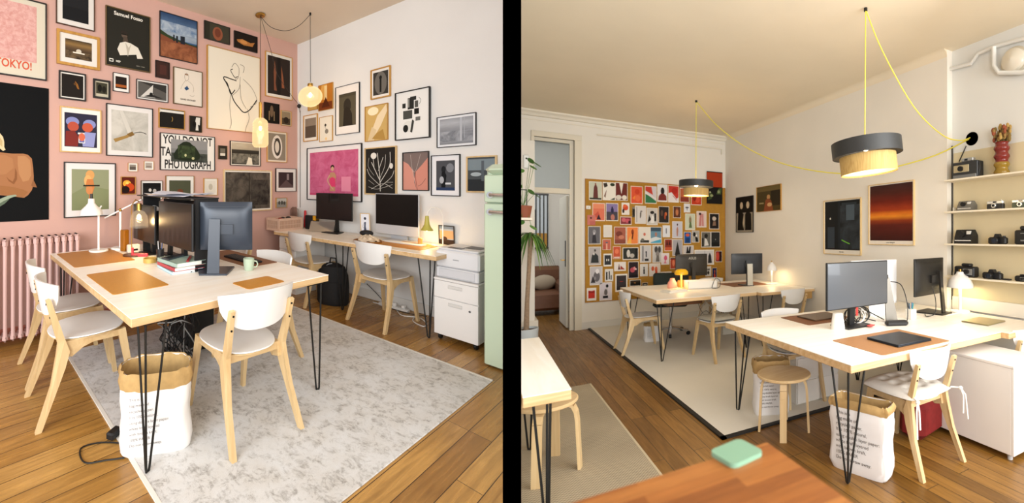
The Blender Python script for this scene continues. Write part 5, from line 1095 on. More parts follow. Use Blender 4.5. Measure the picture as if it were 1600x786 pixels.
lamp_light((2.892,3.578,CH), (gx,gy,-1.05), 7, (1,.66,.32), .05)
# cord down to the switch and white trunking in the corner
mb_ = wire([(0.0,-.005,-.03), (.25,.10,-.35), (.45,.20,-.60), (.80,.28,-.84), (1.05,.37,-.93)], .003, CORD, None, '', ''); mb_.build('cord', t)
t = thing('cord_switch', 'black round cord socket on the wall corner beside the round pendant', 'socket', (3.945, 3.97, 2.56))
mb(BLACKPL).sph((0,0,0), .030, 14).build('switch_body', t); wire([(0,0,-.02),(.0,-.02,-.1),(.012,-.01,-.2),(.012,-.01,-1.5)], .0035, CORD, None, '', '').build('cord', t)

# ================================================================ RIGHT: the cork board room
ROOM = ROOM_R
BY, RX, CR_ = 7.2, 3.79, 3.226
# party wall between the two rooms, starts beside the end of the left desk
poly = [(.10, 2.15), (.155, 2.15), (.155, 7.3), (.10, 7.3)]
struct(mb(W_WHITE).prism(poly, 0, CH), 'wall_divider', smooth=False)
polyR = [(.04, -2.2), (4.6, -2.2), (4.6, 7.35), (.13, 7.35), (.13, 2.2), (.04, 1.0)]
slab('floor_right', FLOOR_R, polyR, -0.05, 0.0)
slab('floor_next_room', FLOOR_R, [(-.4, 7.35), (4.6, 7.35), (4.6, 11), (-.4, 11)], -0.05, 0.0)
slab('ceiling_right', CEIL_R, polyR, CR_, CR_+.05)
# back wall with the doorway cut out (opening x .70 .. 1.23)
DX0, DX1, DZ = .70, 1.235, 2.86
b = mb(W_CREAM); b.box(DX1, RX+.12, BY, BY+.15, 0, CR_); b.box(.1, DX0, BY, BY+.15, 0, CR_); b.box(DX0, DX1, BY, BY+.15, DZ, CR_)
struct(b, 'wall_back', smooth=False)
struct(mb(W_CREAM).box(RX, RX+.12, 2.617, BY, 0, CR_), 'wall_right', smooth=False)
cv = mb(CEIL_R); rc = .07; prv = [(RX, CR_-rc)] + [(RX-rc+rc*math.cos(R(a)), CR_-rc+rc*math.sin(R(a))) for a in range(9, 90, 9)] + [(RX-rc, CR_-.0005), (RX, CR_-.0005)]
cv.prism_y(prv, 2.617, BY-.09); struct(cv, 'trim_soft_light_fillet')  # added fillet; its curve imitates the soft light where wall meets ceiling
struct(mb(M('dfe0dd', .75)).box(3.871, 3.99, 1.1, 2.617, 0, CR_), 'wall_recess', smooth=False)
struct(mb(M('d9d6cf', .5)).box(DX1+.07, RX, BY-.016, BY, 0, .11, .003), 'baseboard_back', smooth=False)
struct(mb(M('d9d6cf', .5)).box(RX-.016, RX, 2.63, BY-.016, 0, .11, .003), 'baseboard_right', smooth=False)
b = mb(M('e6dfd0', .6))
b.prism_x([(BY, CR_), (BY-.09, CR_), (BY-.085, CR_-.02), (BY-.05, CR_-.045), (BY-.03, CR_-.075), (BY, CR_-.08)], .156, RX)
b.box(.156, RX, BY-.012, BY, CR_-.135, CR_-.12)
struct(b, 'trim_crown', smooth=False)
struct(mb(M('e6dfd0', .6)).tube([(1.55, BY-.03, 2.985), (3.70, BY-.03, 3.0), (3.70, BY-.03, 2.90)], .012, 8), 'trim_pipe')
# pier left of the doorway
struct(mb(W_CREAM).box(.155, .66, 6.72, BY, 0, 2.70), 'wall_pier', smooth=False)
b = mb(M('e4dccd', .5)); b.box(.155, .70, 6.69, 6.72, 0, .29, .004); b.box(.66, .70, 6.72, BY, 0, .29, .004)
struct(b, 'baseboard_pier', smooth=False)
# door frame, transom and open leaf
FR = M('ddd5c2', .5)
b = mb(FR); b.box(DX1, DX1+.10, BY-.025, BY+.17, 0, DZ); b.box(DX0-.04, DX0, BY-.025, BY+.17, 0, DZ); b.box(DX0-.04, DX1+.10, BY-.025, BY+.17, DZ, DZ+.08, .004)
b.box(DX0, DX1-.06, BY+.02, BY+.09, 2.05, 2.13, .004); b.box(DX1-.06, DX1, BY+.03, BY+.08, 0, DZ-.05); b.box(DX0, DX1, BY+.03, BY+.08, DZ-.05, DZ)
df = struct(b, 'door_1', smooth=False)
g = mb(M('dfe8ee', .02, trans=1.0, ior=1.05)).box(DX0+.0, DX1-.06, BY+.05, BY+.056, 2.13, DZ-.05).build('transom_pane', df, smooth=False)
b = mb(M('e2dccc', .45)); b.box(1.150, 1.185, BY+.17, BY+.85, .02, 2.04, .003); dl = b.build('door_leaf', df, smooth=False)
mb(BRASS).tube([(1.15, BY+.25, 1.05), (1.10, BY+.25, 1.05), (1.10, BY+.36, 1.05)], .009, 8).build('handle', dl)
b = mb(M('2a2a2a', .4)); b.box(1.142, 1.15, BY+.20, BY+.26, .95, 1.35, .004); b.build('lock_plate', dl, smooth=False)
# room beyond
struct(mb(M('dcd8d0', .8)).box(-.4, 4.6, 10.2, 10.3, 0, 3.4), 'wall_next_room', smooth=False)
struct(mb(M('d8d4cc', .8)).box(1.95, 2.05, 7.36, 10.2, 0, 3.4), 'wall_next_room_side', smooth=False)
struct(mb(M('d4d0c8', .8)).box(-.4, 4.6, 7.35, 10.3, 3.35, 3.4), 'ceiling_next_room', smooth=False)
struct(mb(M('e8eaea', .6)).tube([(.2, 10.15, 3.25), (1.9, 7.6, 3.25)], .03, 8), 'trim_next_room')
t = thing('sofa', 'brown leather sofa seen through the doorway', 'sofa', (.95, 9.15, 0), 0); SO = M('6c4630', .45, noise=.1, nscale=12)
mb(SO).box(-.55, .45, -.38, .42, .09, .42, .05).build('seat', t); mb(SO).box(-.55, .45, .22, .42, .42, .85, .07).build('backrest', t); mb(SO).box(.30, .45, -.40, .40, .09, .60, .05).build('armrest', t)
for x in (-.5, .4):
    for y in (-.33, .36): mb(BLACKPL).cyl((x, y, 0), .02, .09, 12).build('leg', t)
solo(mb(M('8a5c42', .7)).sph((0,0,.14), .2, 16, sx=1.05, sy=.45, sz=.75), 'throw_pillow', 'brown cushion leaning on the sofa back', 'cushion', (.74, 9.25, .415))
solo(mb(M('a89a86', .9)).sph((0,0,.14), .2, 16, sx=1.05, sy=.45, sz=.72), 'throw_pillow', 'pale woven cushion lying on the sofa beside the brown one', 'cushion', (1.06, 9.25, .415), 8)
t = thing('radiator', 'white radiator beyond the doorway beside the sofa', 'radiator', (1.50, 8.9, 0), 90); RW = M('e2e0da', .4)
for k in range(9):
    mb(RW).box(-.27+k*.06, -.225+k*.06, -.05, .05, .12, .80, .018).build('column', t)
b = mb(RW); b.box(-.27, .255, -.02, .02, .14, .18); b.box(-.26, -.24, -.04, .04, 0, .14); b.box(.22, .24, -.04, .04, 0, .14); b.build('rail', t, smooth=False)
t = thing('window_grille', 'tall narrow window with dark upright bars seen through the doorway', 'window', (1.06, 10.16, 1.16), 0)
b = mb(M('2a2a2c', .4)); b.box(-.19, .19, -.02, .02, 0, .03); b.box(-.19, .19, -.02, .02, 1.10, 1.13)
for k in range(6): b.box(-.19+k*.07, -.168+k*.07, -.02, .02, .03, 1.10)
b.build('frame', t, smooth=False)
b = mb(M('d8e2ea', .3)); b.box(-.19, .19, .0, .01, .03, 1.10); b.mat(M('c8943c', .5)).box(-.05, .18, -.004, 0, .03, .32); b.mat(M('4a4a4e', .5)).box(-.15, -.05, -.004, 0, .4, .8); b.build('pane', t, smooth=False)
t = thing('instrument_case', 'upright wooden instrument case leaning behind the door', 'case', (1.44, 9.75, 0), 0)
mb(M('a8703c', .4)).lathe([(0,0),(.13,.02),(.15,.15),(.11,.32),(.13,.45),(.08,.58),(.03,.62),(.028,1.05),(0,1.06)], n=24, ax=.35).build('body', t)

# pale painted platform with black edge
struct(mb(wallpaint('pale painted boards', 'e0dacd', .06)).box(1.46, RX, 2.785, BY, 0, .012), 'floor_platform', smooth=False)
b = mb(M('191715', .6)); b.box(1.425, 1.46, 2.75, BY, 0, .0135); b.box(1.425, RX, 2.75, 2.785, 0, .0135); struct(b, 'trim_platform', smooth=False)
m, nt, bs = node_mat('woven rug')
v = mapping(nt, (1,1,1), (0,0,R(0)))
ch = nt.nodes.new('ShaderNodeTexChecker'); ch.inputs['Scale'].default_value = 90; nt.links.new(v, ch.inputs['Vector'])
nf = noise(nt, v, 50, 3); nb = noise(nt, v, 2, 3)
c = mix(nt, ch.outputs['Fac'], lin('b0a289'), lin('8e8069')); c = mix(nt, 1.0, c, ramp(nt, nb, [(.3, (.85,.85,.85,1)), (.7, (1.05,)*3+(1,))]), 'MULTIPLY')
nt.links.new(c, bs.inputs['Base Color']); bs.inputs['Roughness'].default_value = .95
b = mb(m); b.box(.165, .905, 1.4, 4.50, 0, .007); b.mat(M('b9ab8e', .9)).box(.905, .92, 1.4, 4.50, 0, .008)
solo(b, 'area_rug', 'beige woven rug under the near left desk of the cork board room', 'rug', smooth=False)

# cork board and prints
m, nt, bs = node_mat('cork')
v = mapping(nt); nn = noise(nt, v, 140, 4, .7); n2 = noise(nt, v, 9, 3)
c = ramp(nt, nn, [(.3, 'a0701c'), (.7, 'bd8c34')]); c = mix(nt, 1.0, c, ramp(nt, n2, [(.3, (.9,.9,.9,1)), (.7, (1.05,)*3+(1,))]), 'MULTIPLY'); nt.links.new(c, bs.inputs['Base Color']); bs.inputs['Roughness'].default_value = .9
t = thing('cork_board', 'huge golden brown cork board covering the back wall', 'cork board', (1.385, BY-.001, .405))
mb(m).box(.006, 2.389, -.016, 0, .006, 1.886).build('cork_sheet', t, smooth=False)
b = mb(M('a8712c', .6)); b.box(0, .006, -.018, 0, 0, 1.892); b.box(2.389, 2.395, -.018, 0, 0, 1.892); b.box(.006, 2.389, -.018, 0, 0, .006); b.box(.006, 2.389, -.018, 0, 1.886, 1.892); b.build('edge', t, smooth=False)
for k, (cx, z, w_, h_, spec, d, where) in enumerate(PRINTS):
    b = mb(M('ece5da', .6)); yy = -.0005
    b.box(-w_/2, w_/2, -.0012, 0, 0, h_)
    bd = 0.0 if ('borderless' in d or 'cut out' in d or 'blank' in d) else .04*w_
    art(b, spec, -w_/2+bd, bd*1.3, w_-2*bd, h_-2.4*bd, -.0016, .5)
    lab = 'print of ' + d.split(' ', 1)[1] if False else f'pinned card showing {d}, {where}'
    ws = lab.split(); lab = ' '.join(ws[:16])
    solo(b, 'photo_print', lab, 'photo print', (cx, BY-.019-.0022*(k % 3), z), 0, 'prints pinned to the cork board', smooth=False)
b = MB(); art(b, '16120f;r a83a18 0 .52 1 .97;p 3c4a26 .05 .1 .2 .4 .35 .3 .3 .15;p 46552c .6 .3 .75 .48 .95 .5 .9 .3;e 9aa070 .3 .25 .1 .04;e 8a9468 .75 .38 .08 .05;e b4b890 .2 .35 .05 .03', -.155, 0, .31, .575, -.004, .4); b.mat(M('15110e')).box(-.155, .155, -.0035, 0, 0, .575)
solo(b, 'poster', 'tall dark poster with a rust red top on the upper corner of the cork board', 'poster', (3.56, BY-.030, 2.0), 0, smooth=False)

hang('R')

# wall socket on back wall
t = thing('wall_socket', 'white double socket low on the wall under the cork board', 'socket', (2.02, BY, .26)); b = mb(M('e0dad0', .5)); b.box(-.085, -.005, -.012, 0, -.04, .04, .004); b.box(.005, .085, -.03, 0, -.04, .04, .006); b.build('plate', t, smooth=False)
mb(M('77726a', .5)).box(-.055, -.035, -.0135, -.012, -.008, .008).build('outlet_hole', t, smooth=False)

# --- back desks
TZ2 = .72
hairtable('desk', 'pine desk on hairpin legs in front of the cork board', 1.64, 2.93, 4.72, 6.18, TZ2, .045, [(1.74, 4.83, 1, 1), (1.72, 6.05, 1, -1), (2.85, 4.83, -1, 1)], None, 'x', .14)
t = thing('desk', 'pine desk running from the hairpin desk to the cream wall', 'desk', (2.935, 4.62, 0)); b = mb(PINE); b.box(0, .845, 0, 1.5, TZ2-.004, TZ2); b.mat(PINE_EDGE).box(0, .845, 0, 1.5, TZ2-.04, TZ2-.004, .003); b.build('tabletop', t, smooth=False)
mb(M('a8844e', .5)).box(.68, .80, .0, .06, TZ2-.13, TZ2-.04).build('bracket', t, smooth=False); hairpin(t, .12, .15, TZ2-.04, 1, 1, .14); hairpin(t, .12, 1.35, TZ2-.04, 1, -1, .14)
t = thing('brown_drawer', 'dark brown wooden drawer under the corner of the hairpin desk', 'drawer', (1.97, 5.02, TZ2-.046)); mb(M('6a4224', .45, noise=.15, nscale=10)).box(-.14, .30, -.12, .3, -.065, 0, .004).build('drawer_body', t, smooth=False); mb(BRASS).sph((-.15, .09, -.03), .009, 8).build('knob', t)
# mushroom lamp
t = thing('mushroom_lamp', 'small lit table lamp with a yellow mushroom cap in front of the cork board', 'lamp', (2.25, 5.51, TZ2)); YE = M('e8b414', .35)
mb(M('efc45a', .4)).cyl((0,0,0), .05, .012, 24, bev=.003).build('base', t); mb(M('f0cf72', .35)).cyl((0,0,.012), .013, .20, 16).build('pole', t)
b = mb(YE); b.lathe([(.085,.195),(.090,.21),(.085,.235),(.06,.262),(0,.27),(0,.255),(.055,.25),(.078,.23),(.082,.205),(.085,.195)], n=30); b.build('lamp_shade', t); mb(M('ffe09a', emit=30)).cyl((0,0,.205), .04, .015, 16).build('bulb', t)
lamp_light((2.25,5.51,TZ2), (0,0,.175), 2.2, (1,.72,.34), .03)
solo(mb(M('e8a08c', .5)).lathe([(0,.0),(.055,.0),(.065,.03),(.06,.08),(.035,.12),(.03,.14),(0,.145)], n=20), 'pink_vase', 'small salmon pink lumpy vase left of the white tray box', 'vase', (2.16, 5.60, TZ2))
b = mb(M('e8e4dc', .5)); b.box(-.2, .2, -.11, .11, 0, .012); b.box(-.2, -.192, -.11, .11, 0, .105); b.box(.192, .2, -.11, .11, 0, .105); b.box(-.2, .2, -.11, -.102, 0, .105); b.box(-.2, .2, .102, .11, 0, .105)
solo(b, 'desk_tray', 'white open box of supplies on the hairpin desk by the cork board', 'tray', (2.52, 5.50, TZ2), -8, smooth=False)
b = mb(M('e4ddd0', .6)); b.box(-.14, .14, -.10, .10, 0, .02, .002); b.box(-.12, .12, -.09, .09, .02, .032, .002); solo(b, 'notebook', 'white notebooks lying left of the yellow mushroom lamp', 'notebook', (2.08, 5.33, TZ2), 15, smooth=False)
solo(mb(M('d8a24c', .5)).lathe([(0,0),(.05,0),(.06,.05),(.05,.09),(0,.092)], n=16), 'straw_basket', 'small straw coloured bowl behind the white tray box', 'bowl', (2.36, 5.78, TZ2))
wire([(2.62, 5.36, TZ2+.01), (2.66, 5.34, TZ2+.13), (2.74, 5.36, TZ2+.10), (2.70, 5.30, TZ2+.02), (2.60, 5.30, TZ2+.008)], .004, BLACKPL, 'headphone_cable', 'thin black headphone cable in front of the white tray box', 'cable')
monitor((2.60, 5.98, TZ2), 180, 'dark monitor seen from behind with a grey maker logo, before the cork board', .49, .315, .125, 'plate', M('2c2822', .5), base=(.24,.2), thick=.03, logo=('ASUS', .052, .76))
mat_on(2.95, 3.55, 5.35, 5.85, TZ2, 'brown desk mat beneath the monitor on the desk by the cream wall', LEATHER_B)
monitor((3.20, 5.42, TZ2), 170, 'black monitor on a pale aluminium stand seen from behind near the cream wall', .47, .29, .165, 'v', M('25272b', .4), base=(.2,.2), thick=.02, neck=.075)
mb(M('b8b2a4', .35, .6)).beam((3.19, 5.325, TZ2+.012), (3.19, 5.345, TZ2+.33), .075, .012, side=(1, .1, 0))
b = mb(M('b8b2a4', .35, .6)); b.beam((0, 0, .0), (0, .012, .30), .08, .01); solo(b, 'stand_cover', 'pale aluminium upright covering the stand of the monitor near the cream wall', 'stand', (3.19, 5.315, TZ2+.0125), -10, smooth=False)
dome_lamp((3.58, 5.36, TZ2), 'lit white table lamp on the desk by the cream wall', .31, .075, .11, WHITE, power=5, pole=.012)
# --- chairs and things around the back desks
G = 'white and birch chairs in the cork board room'; S = .947
chair((1.72, 5.50, .012), -92, 'white backed birch chair at the left end of the hairpin desk by the cork board', G, S)
chair((2.36, 4.70, .012), 8, 'white backed birch chair with a grey cushion in front of the hairpin desk', G, S)
cushion((2.36, 4.70, .012+.447), 8, 'grey seat cushion on the chair in front of the hairpin desk', 'a8a396', .9, ties=False)
chair((3.36, 4.74, .012), 4, 'white backed birch chair at the desk by the cream wall, below the night scene poster', G, S)
chair((3.12, 6.24, .012), 176, 'white backed birch chair behind the desk, facing the camera', G, S)
# office chair
t = thing('office_chair', 'dark green swivel office chair on chrome castors between desk and cork board', 'office chair', (2.33, 6.10, .012), 158, None, 1.0); OC = M('202a26', .8, noise=.1, nscale=60)
mb(OC).box(-.24, .24, -.24, .24, .42, .49, .03).build('seat', t); mb(OC).box(-.26, .26, -.29, -.235, .62, .86, .03).build('backrest', t)
mb(BLACKPL).beam((0,-.20,.44), (0,-.27,.68), .07, .02).build('back_bar', t); mb(CHROME).cyl((0,0,.10), .022, .33, 16).build('column', t)
for k in range(5):
    a = 2*math.pi*k/5 + .3; lg = mb(CHROME).beam((0,0,.10), (.26*math.cos(a), .26*math.sin(a), .065), .04, .025, .025, .018, side=(-math.sin(a), math.cos(a), 0)).build('leg', t, smooth=False)
    b = mb(BLACKPL); b.T = Matrix.Translation((.26*math.cos(a), .26*math.sin(a), .027)) @ Matrix.Rotation(a, 4, 'Z') @ Matrix.Rotation(R(90), 4, 'X'); b.cyl((0,0,-.02), .027, .04, 16, bev=.004); b.build('caster', lg)
paper_bag((1.97, 5.86, .012), -10, 'white paper sack under the far desk behind the left chair', .20, .15, .24, .03, seed=5)
t = thing('storage_unit', 'white storage box on the floor under the desk by the cork board', 'box', (3.12, 5.78, .012)); b = mb(M('e2ded4', .5)); b.box(-.19, .19, -.15, .15, 0, .22, .004); b.build('body', t, smooth=False); mb(M('cfcabd', .5)).box(-.19, .19, -.153, -.15, .10, .11).build('handle', t, smooth=False)
solo(mb(M('1a1a1c', .5)).box(-.05, .05, -.15, .15, 0, .06, .008), 'power_strip', 'black power strip on the pale floor beside the white storage box', 'power strip', (3.42, 5.6, .012), 20, smooth=False)
rnd = random.Random(5)
for k in range(3):
    pts = [(2.66+rnd.uniform(-.14,.2), 5.55+rnd.uniform(-.1,.1), .67)] + [(2.66+.14*math.cos(i*1.1+k*2), 5.55+.06*math.sin(i*1.3+k), .52+.12*math.sin(i*1.7+k)-.03*i) for i in range(9)] + [(2.8, 5.6, .03)]
    wire(pts, .004, M(('d9d4c8', '6a675f', 'e4e0d6')[k], .5), 'hanging_cable', ('cream cable hanging under the hairpin desk by the cork board', 'grey cable hanging under the hairpin desk by the cork board', 'white cable hanging lowest under the hairpin desk by the cork board')[k], 'cable')

# --- near table
NT = thing('desk', 'large pale pine desk on black hairpin legs in the front of the cork board room', 'desk', (1.69, 1.755, 0))
b = mb(PINE); b.box(0, 1.50, 0, 1.455, TZ2-.004, TZ2); b.mat(PINE_EDGE).box(0, 1.50, 0, 1.455, TZ2-.047, TZ2-.004, .003); b.build('tabletop', NT, smooth=False)
for lx, ly, dx, dy in ((.08, .11, 1, 1), (.08, 1.385, 1, -1), (1.42, 1.385, -1, -1)): hairpin(NT, lx, ly, TZ2-.047, dx, dy, .13)
t = thing('desk', 'white topped desk joined to the right end of the front pine desk', 'desk', (3.195, 1.70, 0)); b = mb(PINE); b.box(0, .575, 0, 1.50, TZ2-.004, TZ2); b.mat(PINE_EDGE).box(0, .575, 0, 1.50, TZ2-.045, TZ2-.004, .003); b.build('tabletop', t, smooth=False)
hairpin(t, .45, .62, TZ2-.045, -1, 1, .15); hairpin(t, .45, 1.38, TZ2-.045, -1, -1, .15)
mat_on(1.98, 2.63, 1.79, 2.24, TZ2, 'tan leather desk mat under the closed black laptop', M('a97a50', .5, noise=.08, nscale=120))
t = laptop((2.355, 1.99, TZ2+.003), 0, 'closed dark blue grey laptop on the tan mat of the front desk', .33, .27, .017, M('33383f', .35, .5))
mat_on(2.17, 2.68, 2.72, 3.12, TZ2, 'brown leather desk mat under the slim closed laptop at the far side', LEATHER_B, 0)
laptop((2.46, 2.93, TZ2+.003), 0, 'slim closed brownish laptop on the far mat of the front desk', .32, .24, .012, M('6e5a4c', .35, .6))
laptop((3.44, 2.04, TZ2), 4, 'pale gold closed laptop on the white topped desk', .29, .22, .012, M('b3a67e', .35, .6))
monitor((2.44, 2.46, TZ2), 2, 'large black monitor with a grey reflecting screen facing the camera', .665, .35, .155, 'plate', BLACKPL, base=(.27,.20), neck=.055, thick=.03, screenm=M('4a4d52', .28, coat=.5, spec=.8))
monitor((2.96, 2.78, TZ2), 175, 'white backed all-in-one computer behind the large black monitor', .53, .40, .085, 'foot', M('e4e4e6', .4), thick=.015)
# leaning grey tablet stand
t = thing('tablet_stand', 'tall slim grey metal stand leaning beside the large black monitor', 'stand', (2.80, 2.44, TZ2), -20); mb(M('77726a', .4, .5)).beam((0,0,.004), (-.03,.03,.36), .105, .012, .045, .012).build('plate', t, smooth=False); mb(M('4e4a44', .4, .5)).cyl((-.035,.03,.355), .018, .03, 14).build('cap', t)
t = thing('pen_cup', 'white cup holding pens beside the tall grey stand', 'pen cup', (3.06, 2.46, TZ2)); mb(M('e2ddd2', .5)).box(-.035, .035, -.035, .035, 0, .085, .006).build('cup', t, smooth=False)
for k, (c, a) in enumerate((('2a6a9c', .3), ('1c1c1c', 1.8), ('1f4a6c', 3.3), ('2c8c8c', 4.6))): mb(M(c, .4)).tube([(.012*math.cos(a), .012*math.sin(a), .05), (.028*math.cos(a), .028*math.sin(a), .135)], .0045, 6).build('pen', t)
monitor((3.40, 2.53, TZ2), 188, 'black monitor seen from behind with hanging cables beside the white lamp', .50, .33, .17, 'v', M('1f1d1b', .45), base=(.26,.26), neck=.05, thick=.035, nx=-.08)
dome_lamp((3.70, 2.42, TZ2), 'lit white table lamp with a wide dome shade in front of the camera shelves', .36, .115, .13, WHITE, base=.085, power=4.5, pole=.015, col=(1,.8,.45))
# clutter behind the big monitor
rnd = random.Random(12)
for k, c in enumerate(('141414', 'e4e0da', '181818')):
    pts = [(2.50+.09*math.cos(i*.9+k)*(1-.03*i)+.05*k, 2.58+.05*math.sin(i*.9+k), TZ2+.065+.055*math.sin(i*.9+k+.6)) for i in range(14)]
    pts = [(2.40, 2.60, TZ2+.005)] + pts + [(2.72+.05*k, 2.54, TZ2+.006)]
    wire(pts, .0042, M(c, .5), 'cable', ('thick black cable coiled behind the large black monitor', 'white cable coiled behind the large black monitor', 'thin black cable running towards the tall grey stand')[k], 'cable', None)
b = mb(M('181818', .4)); b.box(-.09, .09, -.03, .03, 0, .04, .012); solo(b, 'dock', 'black docking station at the foot of the tall grey stand', 'dock', (2.74, 2.34, TZ2), -25, smooth=False)
solo(mb(M('d03a30', .4)).box(-.035, .035, -.02, .02, 0, .006, .002), 'usb_stick', 'small bright red card on the foot of the large black monitor', 'card', (2.52, 2.40, TZ2+.0125), 20, smooth=False)
b = mb(M('b8322c', .4)); b.box(-.012, .012, -.004, .004, 0, .09, .003); solo(b, 'luggage_tag', 'red tag hanging on the neck of the large black monitor', 'tag', (2.425, 2.455, TZ2+.09), 0, smooth=False)
b = mb(M('e8e4dc', .6)); b.lathe([(0,0),(.055,0),(.038,.12),(.0,.125)], n=20); solo(b, 'paper_cone', 'white paper cone left of the monitor neck', 'cone', (2.27, 2.50, TZ2))
wire([(3.33, 2.45, TZ2+.26), (3.34, 2.42, TZ2+.14), (3.30, 2.40, TZ2+.03), (3.22, 2.42, TZ2+.01), (3.30, 2.50, TZ2+.01)], .004, M('2a2826', .5), 'cable', 'dark cable dropping from the monitor seen from behind', 'cable')
wire([(3.40, 2.36, TZ2+.006), (3.46, 2.30, TZ2+.03), (3.55, 2.32, TZ2+.02), (3.62, 2.36, TZ2+.006)], .005, M('ece8e0', .5), 'cable', 'white cable curving before the foot of the monitor seen from behind', 'cable')
wire([(2.81, 2.46, TZ2+.33), (2.90, 2.43, TZ2+.30), (2.96, 2.42, TZ2+.16), (2.92, 2.38, TZ2+.03), (2.86, 2.36, TZ2+.01)], .004, BLACKPL, 'cable', 'black cable arching down from the top of the tall grey stand', 'cable')

chair((2.345, 1.925, 0), 1, 'white backed birch chair with a tied pale cushion at the front desk', G, S)
cushion((2.345, 1.925, .440), 1, 'pale tufted seat cushion tied to the nearest chair', 'dcd7ce', 1.08)
chair((2.30, 3.12, .012), 178, 'white backed birch chair tucked behind the far side of the front desk', G, S)
cushion((2.30, 3.12, .012+.447), 178, 'grey seat cushion on the chair at the far side of the front desk', 'b0aa9e', .9, ties=False)
stool((1.865, 2.63, 0), 8, 'round birch stool with four bent legs at the corner of the front desk', .947, r=.205, h=.45)
solo(mb(M('7c1a18', .85, noise=.15, nscale=20)).box(-.17, .17, -.10, .10, 0, .28, .05), 'red_bag', 'dark red bag on the floor behind the nearest chair', 'bag', (2.66, 2.05, 0), 10)
paper_bag((1.945, 1.93, 0), -70, 'printed white paper sack with folded kraft top behind the front hairpin leg', .36, .14, .43, .05, seed=9, sq=8, ts=.82, tc='4c494a')
paper_bag((1.98, 2.98, .012), -25, 'white paper sack with a wide kraft rim behind the birch stool', .28, .20, .42, .10, seed=4)
# white low cabinets
t = thing('low_cabinet', 'large white low cabinet at the right edge in front of the desk', 'cabinet', (2.80, 1.46, 0)); CW = M('e9e5df', .4)
mb(CW).box(0, .40, 0.018, .78, .035, .585, .003).build('body', t, smooth=False); mb(CW).box(-.004, .404, -.002, .784, .585, .605, .003).build('top_panel', t, smooth=False); mb(CW).box(.0, .198, 0, .018, .035, .583, .002).build('door', t, smooth=False); mb(CW).box(.202, .40, 0, .018, .035, .583, .002).build('door', t, smooth=False)
for x in (.03, .37):
    for y in (.04, .74): mb(M('b9b9b9', .4)).cyl((x, y, 0), .016, .035, 12).build('foot', t)
t = thing('storage_unit', 'white storage unit on the floor under the front desk behind the stool', 'cabinet', (2.42, 2.95, .012)); mb(CW).box(-.20, .26, 0, .25, 0, .40, .004).build('body', t, smooth=False)
for k in range(2): mb(CW).box(-.195, .255, -.012, 0, .01+k*.195, .19+k*.195, .003).build('drawer', t, smooth=False)
# chair at the right edge
chair((3.47, 1.90, 0), 0, 'white backed birch chair cut off by the right edge of the cork room view', G, S)

# --- shelves with cameras
SH = M('ece3cf', .5)
struct(mb(M('d3c6a4', .8)).box(3.866, 3.871, .9, 2.60, TZ2+.12, 2.225), 'trim_shelf_backing', smooth=False)
struct(mb(M('ece8de', .6)).box(3.845, 3.866, .9, 2.60, TZ2, TZ2+.12, .003), 'trim_splashback', smooth=False)
ys = (2.595, 1.15)
zs = [1.955, 1.655, 1.350, 1.043]
names = ['topmost', 'second from the top', 'third from the top', 'lowest']
t0 = None
for z_, nm in zip(zs, names):
    t = thing('wall_shelf', f'cream wall shelf of the camera display, {nm}', 'shelf', (3.866, 0, z_), 0, 'cream camera shelves')
    mb(SH).box(-.155, 0, ys[1], ys[0], -.016, 0, .002).build('board', t, smooth=False)
    mb(SH).box(-.12, -.003, ys[0]-.075, ys[0]-.070, 0, .035).build('bracket', t, smooth=False)
solo(mb(M('54524c', .4, .5)).box(-.004, .004, -.006, .006, 0, 1.50), 'shelf_rail', 'thin dark upright rail at the left end of the camera shelves', 'rail', (3.860, 2.610, .80), 0, smooth=False)

